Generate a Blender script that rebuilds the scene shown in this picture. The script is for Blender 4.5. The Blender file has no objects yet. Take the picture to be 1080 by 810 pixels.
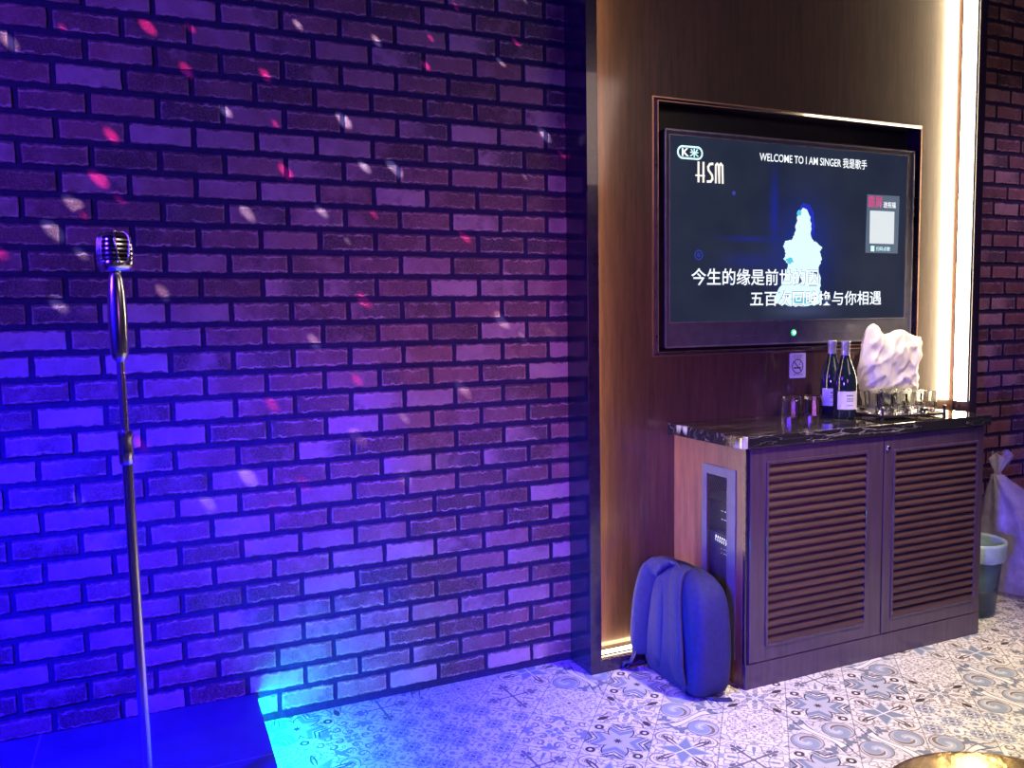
import bpy, bmesh, math, random
from mathutils import Vector, Matrix, noise
random.seed(7)
PI = math.pi
SC = bpy.context.scene
COL = SC.collection

# ------------------------------------------------------------------ mesh helpers
class MB:
    def __init__(s):
        s.v = []; s.f = []; s.m = []
    def add(s, vs, fs, mi=0):
        b = len(s.v); s.v += [tuple(p) for p in vs]
        for f in fs:
            s.f.append([b + i for i in f]); s.m.append(mi)
        return s
    def box(s, x0, x1, y0, y1, z0, z1, mi=0):
        vs = [(x, y, z) for z in (z0, z1) for y in (y0, y1) for x in (x0, x1)]
        return s.add(vs, [(0, 2, 3, 1), (4, 5, 7, 6), (0, 1, 5, 4), (2, 6, 7, 3), (0, 4, 6, 2), (1, 3, 7, 5)], mi)
    def lathe(s, prof, c=(0, 0, 0), n=32, mi=0, closed=False):
        vs = []; fs = []; k = len(prof)
        for (r, z) in prof:
            for i in range(n):
                a = 2 * PI * i / n
                vs.append((c[0] + r * math.cos(a), c[1] + r * math.sin(a), c[2] + z))
        for j in range(k if closed else k - 1):
            j2 = (j + 1) % k
            for i in range(n):
                i2 = (i + 1) % n
                fs.append((j * n + i, j * n + i2, j2 * n + i2, j2 * n + i))
        if not closed:
            if prof[0][0] > 1e-5: fs.append(tuple(range(n))[::-1])
            if prof[-1][0] > 1e-5: fs.append(tuple((k - 1) * n + i for i in range(n)))
        return s.add(vs, fs, mi)
    def loft(s, rings, cap=True, mi=0):
        n = len(rings[0]); vs = [p for r in rings for p in r]; fs = []
        for j in range(len(rings) - 1):
            for i in range(n):
                i2 = (i + 1) % n
                fs.append((j * n + i, j * n + i2, (j + 1) * n + i2, (j + 1) * n + i))
        if cap:
            fs.append(tuple(range(n))[::-1]); fs.append(tuple((len(rings) - 1) * n + i for i in range(n)))
        return s.add(vs, fs, mi)
    def tube(s, pts, r, n=10, mi=0, cap=True):
        pts = [Vector(p) for p in pts]; rs = r if isinstance(r, (list, tuple)) else [r] * len(pts)
        rings = []; up = None
        for i, p in enumerate(pts):
            t = (pts[min(i + 1, len(pts) - 1)] - pts[max(i - 1, 0)]).normalized()
            if up is None:
                up = t.orthogonal().normalized()
            up = (up - t * up.dot(t)).normalized(); w = t.cross(up)
            rings.append([p + rs[i] * (math.cos(2 * PI * k / n) * up + math.sin(2 * PI * k / n) * w) for k in range(n)])
        return s.loft(rings, cap, mi)
    def ribbon(s, pts, wv, width, th, mi=0):
        """flat strap with rounded-rectangle section, wv = width direction per point or one"""
        pts = [Vector(p) for p in pts]; rings = []
        for i, p in enumerate(pts):
            t = (pts[min(i + 1, len(pts) - 1)] - pts[max(i - 1, 0)]).normalized()
            w = Vector(wv[i] if isinstance(wv, list) else wv); w = (w - t * w.dot(t)).normalized(); nn = t.cross(w)
            wd = width[i] if isinstance(width, list) else width
            ring = []
            for k in range(14):
                a = 2 * PI * k / 14; ca, sa = math.cos(a), math.sin(a)
                e = .45
                ring.append(p + w * (math.copysign(abs(ca) ** e, ca) * wd / 2) + nn * (math.copysign(abs(sa) ** e, sa) * th / 2))
            rings.append(ring)
        return s.loft(rings, True, mi)
    def prism(s, pts, y0, y1, mi=0):
        """outline in XZ, extruded along Y"""
        n = len(pts)
        vs = [(x, y0, z) for x, z in pts] + [(x, y1, z) for x, z in pts]
        fs = [tuple(range(n)), tuple(range(2 * n - 1, n - 1, -1))]
        for i in range(n):
            i2 = (i + 1) % n; fs.append((i, n + i, n + i2, i2))
        return s.add(vs, fs, mi)
    def build(s, name, mats, parent=None, smooth=None, bevel=0, subd=0, loc=None, fix=True):
        me = bpy.data.meshes.new(name); me.from_pydata(s.v, [], s.f)
        mats = mats if isinstance(mats, (list, tuple)) else [mats]
        for m in mats: me.materials.append(m)
        if len(mats) > 1: me.polygons.foreach_set('material_index', s.m)
        if fix:
            bm = bmesh.new(); bm.from_mesh(me); bmesh.ops.recalc_face_normals(bm, faces=bm.faces); bm.to_mesh(me); bm.free()
        me.update()
        if smooth is not None:
            me.polygons.foreach_set('use_smooth', [True] * len(me.polygons))
            if smooth < 170: me.set_sharp_from_angle(angle=math.radians(smooth))
        o = bpy.data.objects.new(name, me); COL.objects.link(o)
        if loc: o.location = loc
        if bevel:
            b = o.modifiers.new('bevel', 'BEVEL'); b.width = bevel; b.segments = 2; b.limit_method = 'ANGLE'; b.angle_limit = math.radians(40)
        if subd:
            b = o.modifiers.new('subd', 'SUBSURF'); b.levels = subd; b.render_levels = subd
        if parent: o.parent = parent
        return o

def empty(name, loc, rz=0):
    o = bpy.data.objects.new(name, None); COL.objects.link(o)
    o.location = loc; o.rotation_euler = (0, 0, rz); o.empty_display_size = .05
    return o
def tag(o, label, cat, group=None):
    o['label'] = label; o['category'] = cat
    if group: o['group'] = group
    return o
def struct(o):
    o['kind'] = 'structure'; return o
def copy_tree(o, parent=None):
    c = o.copy(); COL.objects.link(c)
    if parent: c.parent = parent
    for ch in list(o.children): copy_tree(ch, c)
    return c
def fbm(p, s, seed=0): return noise.noise(Vector(p) * s + Vector((seed * 7.3, seed * 3.1, seed * 1.7)))

# ------------------------------------------------------------------ node helpers
class T:
    """tiny expression layer over math nodes"""
    def __init__(s, nt): s.nt = nt
    def node(s, t, **kw):
        n = s.nt.nodes.new(t)
        for k, v in kw.items(): setattr(n, k, v)
        return n
    def math(s, op, *a):
        n = s.node('ShaderNodeMath', operation=op)
        for i, x in enumerate(a):
            if isinstance(x, E): s.nt.links.new(x.o, n.inputs[i])
            else: n.inputs[i].default_value = float(x)
        return E(s, n.outputs[0])
class E:
    def __init__(s, t, o): s.t = t; s.o = o
    def __add__(s, x): return s.t.math('ADD', s, x)
    __radd__ = __add__
    def __sub__(s, x): return s.t.math('SUBTRACT', s, x)
    def __rsub__(s, x): return s.t.math('SUBTRACT', x, s)
    def __mul__(s, x): return s.t.math('MULTIPLY', s, x)
    __rmul__ = __mul__
    def __truediv__(s, x): return s.t.math('DIVIDE', s, x)
    def abs(s): return s.t.math('ABSOLUTE', s)
    def lt(s, x): return s.t.math('LESS_THAN', s, x)
    def gt(s, x): return s.t.math('GREATER_THAN', s, x)
    def min(s, x): return s.t.math('MINIMUM', s, x)
    def max(s, x): return s.t.math('MAXIMUM', s, x)
    def sin(s): return s.t.math('SINE', s)
    def cos(s): return s.t.math('COSINE', s)
    def sqrt(s): return s.t.math('SQRT', s)
    def atan2(s, x): return s.t.math('ARCTAN2', s, x)
    def frac(s): return s.t.math('FRACT', s)
    def floor(s): return s.t.math('FLOOR', s)
    def near(s, x, w): return (s - x).abs().lt(w)
    def pingpong(s, x): return s.t.math('PINGPONG', s, x)

def newmat(name):
    m = bpy.data.materials.new(name); m.use_nodes = True
    nt = m.node_tree; b = nt.nodes['Principled BSDF']
    return m, nt, b
def srgb(r, g, b):
    f = lambda c: (c / 255 / 12.92) if c / 255 <= .04045 else ((c / 255 + .055) / 1.055) ** 2.4
    return (f(r), f(g), f(b), 1)
def mixc(nt, fac, a, b):
    n = nt.nodes.new('ShaderNodeMix'); n.data_type = 'RGBA'
    for s, x in ((n.inputs[0], fac), (n.inputs[6], a), (n.inputs[7], b)):
        if isinstance(x, E): nt.links.new(x.o, s)
        elif hasattr(x, 'is_output'): nt.links.new(x, s)
        elif isinstance(x, (int, float)): s.default_value = x
        else: s.default_value = x if len(x) == 4 else (*x, 1)
    return n.outputs[2]
def texnoise(nt, scale, detail=4, rough=.55, coord='Object', stretch=(1, 1, 1)):
    tc = nt.nodes.new('ShaderNodeTexCoord'); mp = nt.nodes.new('ShaderNodeMapping'); n = nt.nodes.new('ShaderNodeTexNoise')
    mp.inputs['Scale'].default_value = stretch; n.inputs['Scale'].default_value = scale
    n.inputs['Detail'].default_value = detail; n.inputs['Roughness'].default_value = rough
    nt.links.new(tc.outputs[coord], mp.inputs[0]); nt.links.new(mp.outputs[0], n.inputs['Vector'])
    return n.outputs['Fac']
def ramp(nt, fac, stops):
    n = nt.nodes.new('ShaderNodeValToRGB'); cr = n.color_ramp
    while len(cr.elements) < len(stops): cr.elements.new(.5)
    for e, (p, c) in zip(cr.elements, stops): e.position = p; e.color = c if len(c) == 4 else (*c, 1)
    nt.links.new(fac.o if isinstance(fac, E) else fac, n.inputs[0]); return n.outputs[0]
def bump(nt, b, h, dist=.002, strength=.5):
    n = nt.nodes.new('ShaderNodeBump'); n.inputs['Distance'].default_value = dist; n.inputs['Strength'].default_value = strength
    nt.links.new(h.o if isinstance(h, E) else h, n.inputs['Height']); nt.links.new(n.outputs[0], b.inputs['Normal'])
def simple(name, col, rough=.5, metal=0, var=.15, scale=25, bmp=0, coat=0, trans=0, ior=1.45, emis=None, estr=0, alpha=1, bscale=None):
    m, nt, b = newmat(name)
    c = col if len(col) == 4 else (*col, 1)
    nz = texnoise(nt, scale)
    d = tuple(x * (1 - var) for x in c[:3]); u = tuple(min(1, x * (1 + var)) for x in c[:3])
    nt.links.new(ramp(nt, nz, [(.3, d), (.7, u)]), b.inputs['Base Color'])
    b.inputs['Roughness'].default_value = rough; b.inputs['Metallic'].default_value = metal
    b.inputs['Coat Weight'].default_value = coat; b.inputs['Transmission Weight'].default_value = trans; b.inputs['IOR'].default_value = ior
    b.inputs['Alpha'].default_value = alpha
    if emis: b.inputs['Emission Color'].default_value = (*emis[:3], 1); b.inputs['Emission Strength'].default_value = estr
    if bmp: bump(nt, b, texnoise(nt, bscale or scale * 4), bmp, .6)
    return m
def emit(name, col, st, base=(.02, .02, .02)):
    m, nt, b = newmat(name)
    b.inputs['Base Color'].default_value = (*base, 1); b.inputs['Roughness'].default_value = .3
    b.inputs['Emission Color'].default_value = (*col[:3], 1); b.inputs['Emission Strength'].default_value = st
    return m
def wood(name, dark, light, rough=.3, coat=.3, stretch=(9, 9, .6), scale=6):
    m, nt, b = newmat(name)
    n1 = texnoise(nt, scale, 6, .6, stretch=stretch); n2 = texnoise(nt, scale * 7, 3, .5, stretch=stretch)
    t = T(nt); f = E(t, n1) * .7 + E(t, n2) * .3
    nt.links.new(ramp(nt, f, [(.32, dark), (.5, tuple((a + c) / 2 for a, c in zip(dark, light))), (.68, light)]), b.inputs['Base Color'])
    b.inputs['Roughness'].default_value = rough; b.inputs['Coat Weight'].default_value = coat; b.inputs['Coat Roughness'].default_value = .09
    bump(nt, b, n2, .0006, .4)
    return m

# ------------------------------------------------------------------ materials
M = {}
M['panel'] = wood('walnut_panel', (.036, .017, .013), (.095, .045, .032), .35, 1.0)
M['pillar'] = simple('dark_lacquer', (.026, .015, .036), .22, coat=.6, var=.3)
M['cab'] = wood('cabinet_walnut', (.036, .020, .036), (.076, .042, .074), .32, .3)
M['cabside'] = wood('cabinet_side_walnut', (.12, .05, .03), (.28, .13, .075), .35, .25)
M['louver'] = wood('louver_wood', (.032, .015, .016), (.070, .032, .031), .4, .2, stretch=(.6, 9, 9))
M['copper'] = simple('copper_lip', (.75, .45, .3), .3, 1, var=.1)
M['black'] = simple('black_plastic', (.012, .012, .014), .35, var=.2)
M['bezel'] = simple('tv_bezel_plastic', (.085, .082, .09), .22, var=.15, coat=.4)
M['bezeledge'] = simple('tv_bezel_edge', (.45, .44, .46), .25, .7)
M['led'] = emit('led_diffuser', (1, .80, .48), 42)
M['ledlow'] = emit('led_diffuser_low', (1, .72, .38), 24)
M['cyan'] = emit('cyan_led', (.0, .72, 1), 230)
M['chrome'] = simple('chrome', (.80, .80, .84), .2, 1, var=.05)
M['mesh_dark'] = simple('dark_cloth', (.015, .015, .018), .8, bmp=.001)
M['greymetal'] = simple('painted_grey_metal', (.13, .13, .17), .4, .2, var=.1)
M['glass'] = simple('clear_glass', (.97, .98, .97), .02, trans=1, ior=1.45, var=.01)
M['bottleglass'] = simple('dark_bottle_glass', (.012, .022, .026), .06, var=.2, coat=1)
M['label'] = simple('bottle_paper', (.72, .68, .62), .7, var=.06)
M['foil'] = simple('neck_foil', (.55, .54, .60), .28, .6, var=.1)
M['ink'] = simple('printing_ink', (.03, .03, .035), .6)
M['signplate'] = simple('sign_plate', (.62, .60, .66), .4, var=.05)
M['canvas'] = simple('backpack_fabric', (.010, .008, .085), .75, var=.25, scale=60, bmp=.0015, bscale=500)
M['strapfab'] = simple('strap_fabric', (.017, .015, .080), .7, var=.25, scale=60, bmp=.0012, bscale=700)
M['gold'] = simple('brass_gold', (.83, .62, .28), .24, 1, var=.22, scale=9, bmp=.003, bscale=30)
M['cottage'] = simple('ceiling_paint', (.05, .045, .06), .8)
M['roomwall'] = simple('room_paint', (.05, .04, .06), .7)
M['rubber'] = simple('black_rubber', (.015, .015, .015), .8)
M['traydark'] = simple('tray_metal', (.03, .026, .022), .3, .4)

def m_brick():
    m, nt, b = newmat('brick_wallcover'); t = T(nt)
    uv = nt.nodes.new('ShaderNodeUVMap'); uv.uv_map = 'brick_uv'
    sx = nt.nodes.new('ShaderNodeSeparateXYZ'); nt.links.new(uv.outputs[0], sx.inputs[0])
    u = E(t, sx.outputs[0]); v = E(t, sx.outputs[1])
    at = nt.nodes.new('ShaderNodeAttribute'); at.attribute_name = 'brick_rnd'
    sp = nt.nodes.new('ShaderNodeSeparateColor'); nt.links.new(at.outputs['Color'], sp.inputs[0])
    r1 = E(t, sp.outputs[0]); r2 = E(t, sp.outputs[1]); r3 = E(t, sp.outputs[2])
    n_lo = E(t, texnoise(nt, 11, 3)); n_hi = E(t, texnoise(nt, 55, 4, .6)); n_fine = E(t, texnoise(nt, 240, 3, .6))
    du = u.min(1 - u) * .161; dv_t = (1 - v) * .055; dv_b = v * .055
    # body: from dark plum to dusty rose / greyish
    body = ramp(nt, r1 * .75 + n_lo * .45 - .1, [(.10, (.06, .022, .035)), (.32, (.14, .052, .068)), (.50, (.25, .095, .11)), (.68, (.29, .15, .18)), (.88, (.44, .26, .30))])
    # sooty end of some bricks
    soot = (r2.gt(.62)) * ((u - r3) * (r1 - .5) * 6 + n_hi * .8 - .1).min(1).max(0)
    body = mixc(nt, soot * .85, body, (.04, .02, .05))
    wash = ((n_lo - .52).max(0) * 5).min(1) * r3
    body = mixc(nt, wash * .55, body, (.44, .24, .28))
    patch = ((.46 - E(t, texnoise(nt, 17, 3))).max(0) * 7).min(1)
    body = mixc(nt, patch * .75 * r2, body, (.055, .022, .055))
    mott = ((n_hi - .5) * 2.2).max(0).min(1)
    body = mixc(nt, mott * .5, body, (.10, .05, .08))
    # speckle
    body = mixc(nt, (n_fine - .45).max(0) * 1.5, body, (.44, .26, .28))
    # chalky torn line near upper and lower edge
    wob = (n_hi - .5) * .022
    l1 = (dv_t + wob).near(.008, .0022); l2 = (dv_b + wob).near(.005, .002); l3 = du.near(.0035, .0016)
    n_br = E(t, texnoise(nt, 32, 3)); line = (l1.max(l2)).max(l3 * .6) * ((n_br - .40) * 6).min(1).max(0) * (r2 * .7 + .3)
    body = mixc(nt, line * .8, body, (.60, .38, .42))
    # outside the torn edge the mortar creeps in
    creep = (dv_t + wob).lt(.004).max((dv_b + wob).lt(.002))
    body = mixc(nt, creep * .75, body, (.05, .035, .05))
    nt.links.new(body, b.inputs['Base Color']); b.inputs['Roughness'].default_value = .62
    bump(nt, b, n_hi * .6 + n_fine * .4 + line * .3, .003, .6)
    return m
M['brick'] = m_brick()
M['mortar'] = simple('dark_mortar', (.020, .009, .07), .8, var=.3, scale=60, bmp=.002)

# ---- floor tile motifs (each tile carries its own -1..1 UV)
def tile_base(name):
    m, nt, b = newmat(name); t = T(nt)
    uv = nt.nodes.new('ShaderNodeUVMap'); uv.uv_map = 'tile_uv'
    sx = nt.nodes.new('ShaderNodeSeparateXYZ'); nt.links.new(uv.outputs[0], sx.inputs[0])
    u = E(t, sx.outputs[0]); v = E(t, sx.outputs[1])
    return m, nt, b, t, u, v
CREAM = (.66, .62, .56); BLUE = (.20, .235, .28); DARK = (.055, .045, .042); MID = (.34, .335, .33); BROWN = (.19, .14, .105)
def tile_finish(nt, b, t, u, v, layers, base=CREAM):
    n = texnoise(nt, 14, 4)
    col = ramp(nt, n, [(.3, tuple(c * .9 for c in base)), (.7, tuple(min(1, c * 1.08) for c in base))])
    fu, fv = u.abs(), v.abs()
    fil = ((fu * 9 + (fv * 7).sin() * 1.6).sin() * (fv * 9 + (fu * 7).sin() * 1.6).sin()).near(.42, .15)
    fil2 = ((fu * 19 + (fv * 12).sin() * 1.9).sin() * (fv * 19 + (fu * 12).sin() * 1.9).sin()).gt(.80)
    col = mixc(nt, fil * .75, col, BROWN); col = mixc(nt, fil2 * .7, col, (.22, .21, .22))
    for mask, c in layers: col = mixc(nt, mask, col, c)
    grout = u.abs().max(v.abs()).gt(.985)
    col = mixc(nt, grout * .8, col, (.16, .13, .12))
    nt.links.new(col, b.inputs['Base Color']); b.inputs['Roughness'].default_value = .38
def polar(t, u, v):
    r = (u * u + v * v).sqrt(); a = v.atan2(u); return r, a
def dot(u, v, x, y, r): return ((u - x) * (u - x) + (v - y) * (v - y)).sqrt().lt(r)
def ring(u, v, x, y, r, w): return ((u - x) * (u - x) + (v - y) * (v - y)).sqrt().near(r, w)
def motif_star():
    m, nt, b, t, u, v = tile_base('floor_tile_star')
    au, av = u.abs(), v.abs(); mx, mn = au.max(av), au.min(av)
    edge = (mx * (1.15 - mx)) * 1.15 + .02
    tip = mx + mn * -.75
    pet = mn.lt(edge) * tip.lt(.62)
    shade = mn.lt(edge) * tip.near(.44, .10)
    line = ((mn - edge).abs().lt(.022) * mx.lt(.8)).max(mn.lt(edge + .02) * tip.near(.64, .028)).max(mn.lt(edge + .14) * tip.near(.80, .035))
    fl = ((au - .7) * (au - .7) + (av - .72) * (av - .72)).sqrt()
    cor = fl.lt(.15); core = fl.lt(.06); r, a = polar(t, u, v)
    cen = (r * (1 + .35 * (a * 8).cos())).lt(.10)
    tip2 = mx.gt(.86) * mn.lt(.42 - (mx - .86))
    tile_finish(nt, b, t, u, v, [(pet, (.42, .42, .43)), (shade, BLUE), (tip2 * .8, BLUE), (line, DARK), (cor, DARK), (core, CREAM), (cen, DARK)])
    return m
def motif_diamond():
    m, nt, b, t, u, v = tile_base('floor_tile_diamond')
    au, av = u.abs(), v.abs(); mx, mn = au.max(av), au.min(av); d1, d2 = (u + v).abs() * .707, (u - v).abs() * .707
    r, a = polar(t, u, v)
    s = mx + mn * 2.6
    st = s.lt(.78); ed = s.near(.80, .06); cross = d1.min(d2).lt(.025) * r.lt(.75)
    leaf = (d1.min(d2) - ((r - .35) * (1.0 - r)) * .65).abs().lt(.03) * r.gt(.35) * r.lt(1.0)
    leafin = (d1.min(d2)).lt(((r - .45) * (.85 - r)) * 1.3) * r.gt(.45)
    cu = (au - .62); cv = (av - .62); rr = (cu * cu + cv * cv).sqrt(); aa = cv.atan2(cu)
    scr = (rr - aa * .035 - .12).pingpong(.10).lt(.022) * rr.lt(.36)
    arcs = ring(au, av, 1.0, .0, .42, .028).max(ring(au, av, .0, 1.0, .42, .028))
    tile_finish(nt, b, t, u, v, [(scr, BROWN), (arcs, MID), (leaf, DARK), (leafin, BROWN), (st, BLUE), (ed, (.40, .40, .41)), (cross, (.68, .66, .62))])
    return m
def motif_fleur():
    m, nt, b, t, u, v = tile_base('floor_tile_fleur')
    au, av = u.abs(), v.abs(); mx, mn = au.max(av), au.min(av); r, a = polar(t, u, v)
    d = (au - av).abs() * .707; dl = (au + av) * .707
    stem = d.lt(.035 + dl * .0) * dl.lt(.85)
    petal = ((dl - .72) * (dl - .72) * 1.4 + (d - .11) * (d - .11) * 4).sqrt().lt(.13)
    bar = dl.near(.52, .03) * d.lt(.16); tip = ((dl - .88) * (dl - .88) + d * d * 3).sqrt().lt(.10)
    arc = ring(mx, mn, .98, 0, .56, .022); arc2 = ring(au, av, .98, .98, .40, .02)
    wedge = mn.lt((mx - .15) * .10) * mx.gt(.2) * mx.lt(.75); half = mx.gt(.84) * mn.lt(.13) * 1.0
    tile_finish(nt, b, t, u, v, [(arc, MID), (arc2, MID), (wedge, BLUE), (half, MID), (stem, (.13, .12, .13)), (petal, (.13, .12, .13)), (bar, (.13, .12, .13)), (tip, (.13, .12, .13))])
    return m
def motif_dots():
    m, nt, b, t, u, v = tile_base('floor_tile_mandala')
    r, a = polar(t, u, v); L = []
    for R, k, sz, c, ph in ((.16, 8, .035, BROWN, 0), (.30, 12, .04, (.36, .26, .22), .5), (.45, 16, .045, BROWN, 0), (.60, 14, .06, MID, .5), (.76, 20, .05, BROWN, 0), (.92, 18, .06, MID, .5)):
        f = ((a * (k / (2 * PI)) + ph).frac() - .5) * (2 * PI * R / k)
        q = r - R; L.append(((f * f + q * q * 1.6).sqrt().lt(sz * .8), c))
    L.append((r.near(.235, .012), MID)); L.append((r.lt(.05), DARK)); L.append((r.near(.68, .012), (.45, .40, .36)))
    cu, cv = 1 - u.abs(), 1 - v.abs(); rr = (cu * cu + cv * cv).sqrt()
    L.append((rr.near(.30, .025), MID)); L.append((rr.lt(.12), BLUE))
    tile_finish(nt, b, t, u, v, L)
    return m
def motif_swirl():
    m, nt, b, t, u, v = tile_base('floor_tile_swirl')
    L = []
    for x, y, sg in ((.45, -.5, 1), (-.5, .45, 1)):
        cu, cv = u - x, v - y; rr = (cu * cu + cv * cv).sqrt(); aa = cv.atan2(cu)
        L.append((rr.lt(.48), (.38, .39, .41)))
        L.append((((rr * 2.0 + aa * (sg / (2 * PI))).frac()).lt(.45) * rr.lt(.46), (.25, .29, .34)))
        L.append((((rr * 2.0 + aa * (sg / (2 * PI))).frac()).near(.72, .07) * rr.lt(.46), (.52, .51, .50)))
        L.append((rr.near(.48, .018), BROWN))
        L.append((((rr * 1.6 + aa * (.5 / PI)).frac().near(.5, .09)) * rr.lt(.42) * rr.gt(.2), BROWN))
    for x, y in ((-.55, -.55), (-.2, -.78), (.6, .62), (.25, .85), (-.8, -.25)):
        cu, cv = u - x, v - y; rr = (cu * cu + cv * cv).sqrt(); aa = cv.atan2(cu)
        L.append(((rr / (1 + .4 * (aa * 3 + x * 4).sin())).lt(.17), (.16, .18, .21)))
    d = (u - v + .12 * (u * 5).sin()).abs()
    L.append((d.lt(.14) * (u + v).abs().lt(1.1), (.66, .64, .60))); L.append((d.near(.15, .02), DARK))
    tile_finish(nt, b, t, u, v, L, (.56, .54, .51))
    return m
def motif_damask():
    m, nt, b, t, u, v = tile_base('floor_tile_damask')
    r, a = polar(t, u, v); au, av = u.abs(), v.abs(); L = []
    for R, k, c, w in ((.22, 6, BLUE, .11), (.45, 8, MID, .12), (.68, 12, (.42, .40, .40), .10)):
        f = ((a * (k / (2 * PI)) + .5).frac() - .5) * (2 * PI * R / k); q = (r - R)
        e = (f * f * 2 + q * q).sqrt(); L.append((e.lt(w), c)); L.append((e.near(w, .014), BROWN))
    d = (au - av).abs() * .707; dl = (au + av) * .707
    leaf = d.lt((dl - .75) * (1.25 - dl) * 1.6) * dl.gt(.75); L.append((leaf, DARK))
    L.append((((d - .16) - (dl - .9) * (dl - .9) * 1.5).abs().lt(.03) * dl.gt(.65) * dl.lt(1.15), BROWN))
    L.append((r.lt(.09), (.5, .5, .5)))
    f2 = (u * 9).sin() * (v * 9).sin(); L.append((f2.gt(.72) * r.gt(.75), MID))
    tile_finish(nt, b, t, u, v, L)
    return m
def motif_patch():
    m, nt, b, t, u, v = tile_base('floor_tile_rosette')
    L = []
    for s_, ox in ((1.0, 0),):
        gu, gv = (u + v) * .75, (u - v) * .75
        cu, cv = (gu + .5).frac() - .5, (gv + .5).frac() - .5
        rr = (cu * cu + cv * cv).sqrt(); aa = cv.atan2(cu)
        L.append((rr.lt(.33), (.36, .38, .43)))
        L.append((rr.lt(.25 + .05 * (aa * 8).cos()), (.20, .21, .25)))
        L.append(((rr - .13 - .05 * (aa * 4).cos()).abs().lt(.025), CREAM)); L.append((rr.lt(.05), DARK))
        k = ((aa * (10 / (2 * PI))).frac() - .5) * .24; q = rr - .42
        L.append(((k * k + q * q).sqrt().lt(.035), (.16, .15, .17)))
        c2, d2 = gu.frac() - .5, gv.frac() - .5; r3 = (c2 * c2 + d2 * d2).sqrt(); L.append((r3.lt(.10), (.25, .26, .32)))
    tile_finish(nt, b, t, u, v, L)
    return m
def motif_scroll():
    m, nt, b, t, u, v = tile_base('floor_tile_scroll')
    L = []; au, av = u.abs(), v.abs()
    for x, y in ((.32, .32), (.72, .30), (.3, .74), (.74, .76)):
        cu, cv = au - x, av - y; rr = (cu * cu + cv * cv).sqrt(); aa = cv.atan2(cu)
        L.append((((rr * 6 + aa * (.5 / PI)).frac().near(.5, .17)) * rr.lt(.19), (.15, .14, .14)))
    r, a = polar(t, u, v)
    L.append(((r / (1 + .5 * (a * 4).cos())).lt(.20), BLUE)); L.append((r.lt(.07), CREAM))
    cu, cv = u - .62, v + .1
    for x, y in ((.98, .1), (-.98, -.1), (.1, -.98), (-.1, .98)):
        cu, cv = u - x, v - y; rr = (cu * cu + cv * cv).sqrt(); aa = cv.atan2(cu)
        L.append(((rr / (1 + .3 * (aa * 5).sin())).lt(.24), (.20, .225, .27)))
    tile_finish(nt, b, t, u, v, L)
    return m
TILES = [motif_star(), motif_diamond(), motif_fleur(), motif_dots(), motif_swirl(), motif_damask(), motif_patch(), motif_scroll()]

def m_marble():
    m, nt, b = newmat('black_marble'); t = T(nt)
    n1 = E(t, texnoise(nt, 3.2, 5, .6, stretch=(.55, 3.2, 3.2))); n2 = E(t, texnoise(nt, 9, 4, .5, stretch=(.5, 3, 3)))
    vein = (n1 - .5).abs(); vein2 = (n2 - .5).abs()
    col = ramp(nt, vein, [(0, (.20, .18, .17)), (.004, (.12, .10, .10)), (.010, (.015, .013, .015)), (1, (.006, .006, .008))])
    col = mixc(nt, vein2.lt(.003) * .3, col, (.4, .37, .36))
    tcx = nt.nodes.new('ShaderNodeTexCoord'); sxx = nt.nodes.new('ShaderNodeSeparateXYZ'); nt.links.new(tcx.outputs['Object'], sxx.inputs[0])
    big = (E(t, texnoise(nt, 9, 2, .5, stretch=(1, 1.6, .6))) - .53).max(0) * 14 * (1.745 - E(t, sxx.outputs[0])).gt(0)
    col = mixc(nt, big.min(1) * .8, col, (.55, .53, .55))
    nt.links.new(col, b.inputs['Base Color']); b.inputs['Roughness'].default_value = .07; b.inputs['Coat Weight'].default_value = .5
    return m
M['marble'] = m_marble()
def m_stage():
    m, nt, b = newmat('stage_laminate'); t = T(nt)
    tc = nt.nodes.new('ShaderNodeTexCoord'); sx = nt.nodes.new('ShaderNodeSeparateXYZ'); nt.links.new(tc.outputs['Object'], sx.inputs[0])
    x = E(t, sx.outputs[0]); y = E(t, sx.outputs[1])
    fx = ((x + .355 + 60 * .594) / .594).frac(); fy = ((y + .393 + 60 * .393) / .393).frac()
    j = (fx.near(0, .005)).max(fx.near(1, .005)).max(fy.near(0, .007)).max(fy.near(1, .007))
    n = texnoise(nt, 12)
    col = ramp(nt, n, [(.3, (.045, .045, .11)), (.7, (.065, .065, .14))])
    nt.links.new(mixc(nt, j * .7, col, (.22, .21, .24)), b.inputs['Base Color']); b.inputs['Roughness'].default_value = .42
    return m
M['stage'] = m_stage()
def m_film(name, col, tr, rough=.25, tint=(1, 1, 1)):
    m, nt, b = newmat(name)
    tp = nt.nodes.new('ShaderNodeBsdfTransparent'); tp.inputs[0].default_value = (*tint, 1)
    mx = nt.nodes.new('ShaderNodeMixShader'); out = nt.nodes['Material Output']
    n = texnoise(nt, 18, 5, .6)
    nt.links.new(ramp(nt, n, [(.35, tuple(c * .75 for c in col)), (.65, col)]), b.inputs['Base Color']); b.inputs['Roughness'].default_value = rough
    mr = nt.nodes.new('ShaderNodeMapRange'); mr.inputs[3].default_value = max(0, 1 - tr - .12); mr.inputs[4].default_value = min(1, 1 - tr + .12)
    nt.links.new(n, mr.inputs[0]); nt.links.new(mr.outputs[0], mx.inputs[0]); nt.links.new(tp.outputs[0], mx.inputs[1]); nt.links.new(b.outputs[0], mx.inputs[2]); nt.links.new(mx.outputs[0], out.inputs[0])
    bump(nt, b, texnoise(nt, 60, 4), .003, .7)
    return m
M['clearbag'] = m_film('clear_film', (.82, .78, .92), .52, .14)
M['liner'] = m_film('liner_film', (.42, .56, .66), .22, .3)
M['binplastic'] = m_film('smoked_bin_plastic', (.10, .12, .15), .68, .12, (.75, .85, .9))
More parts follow.
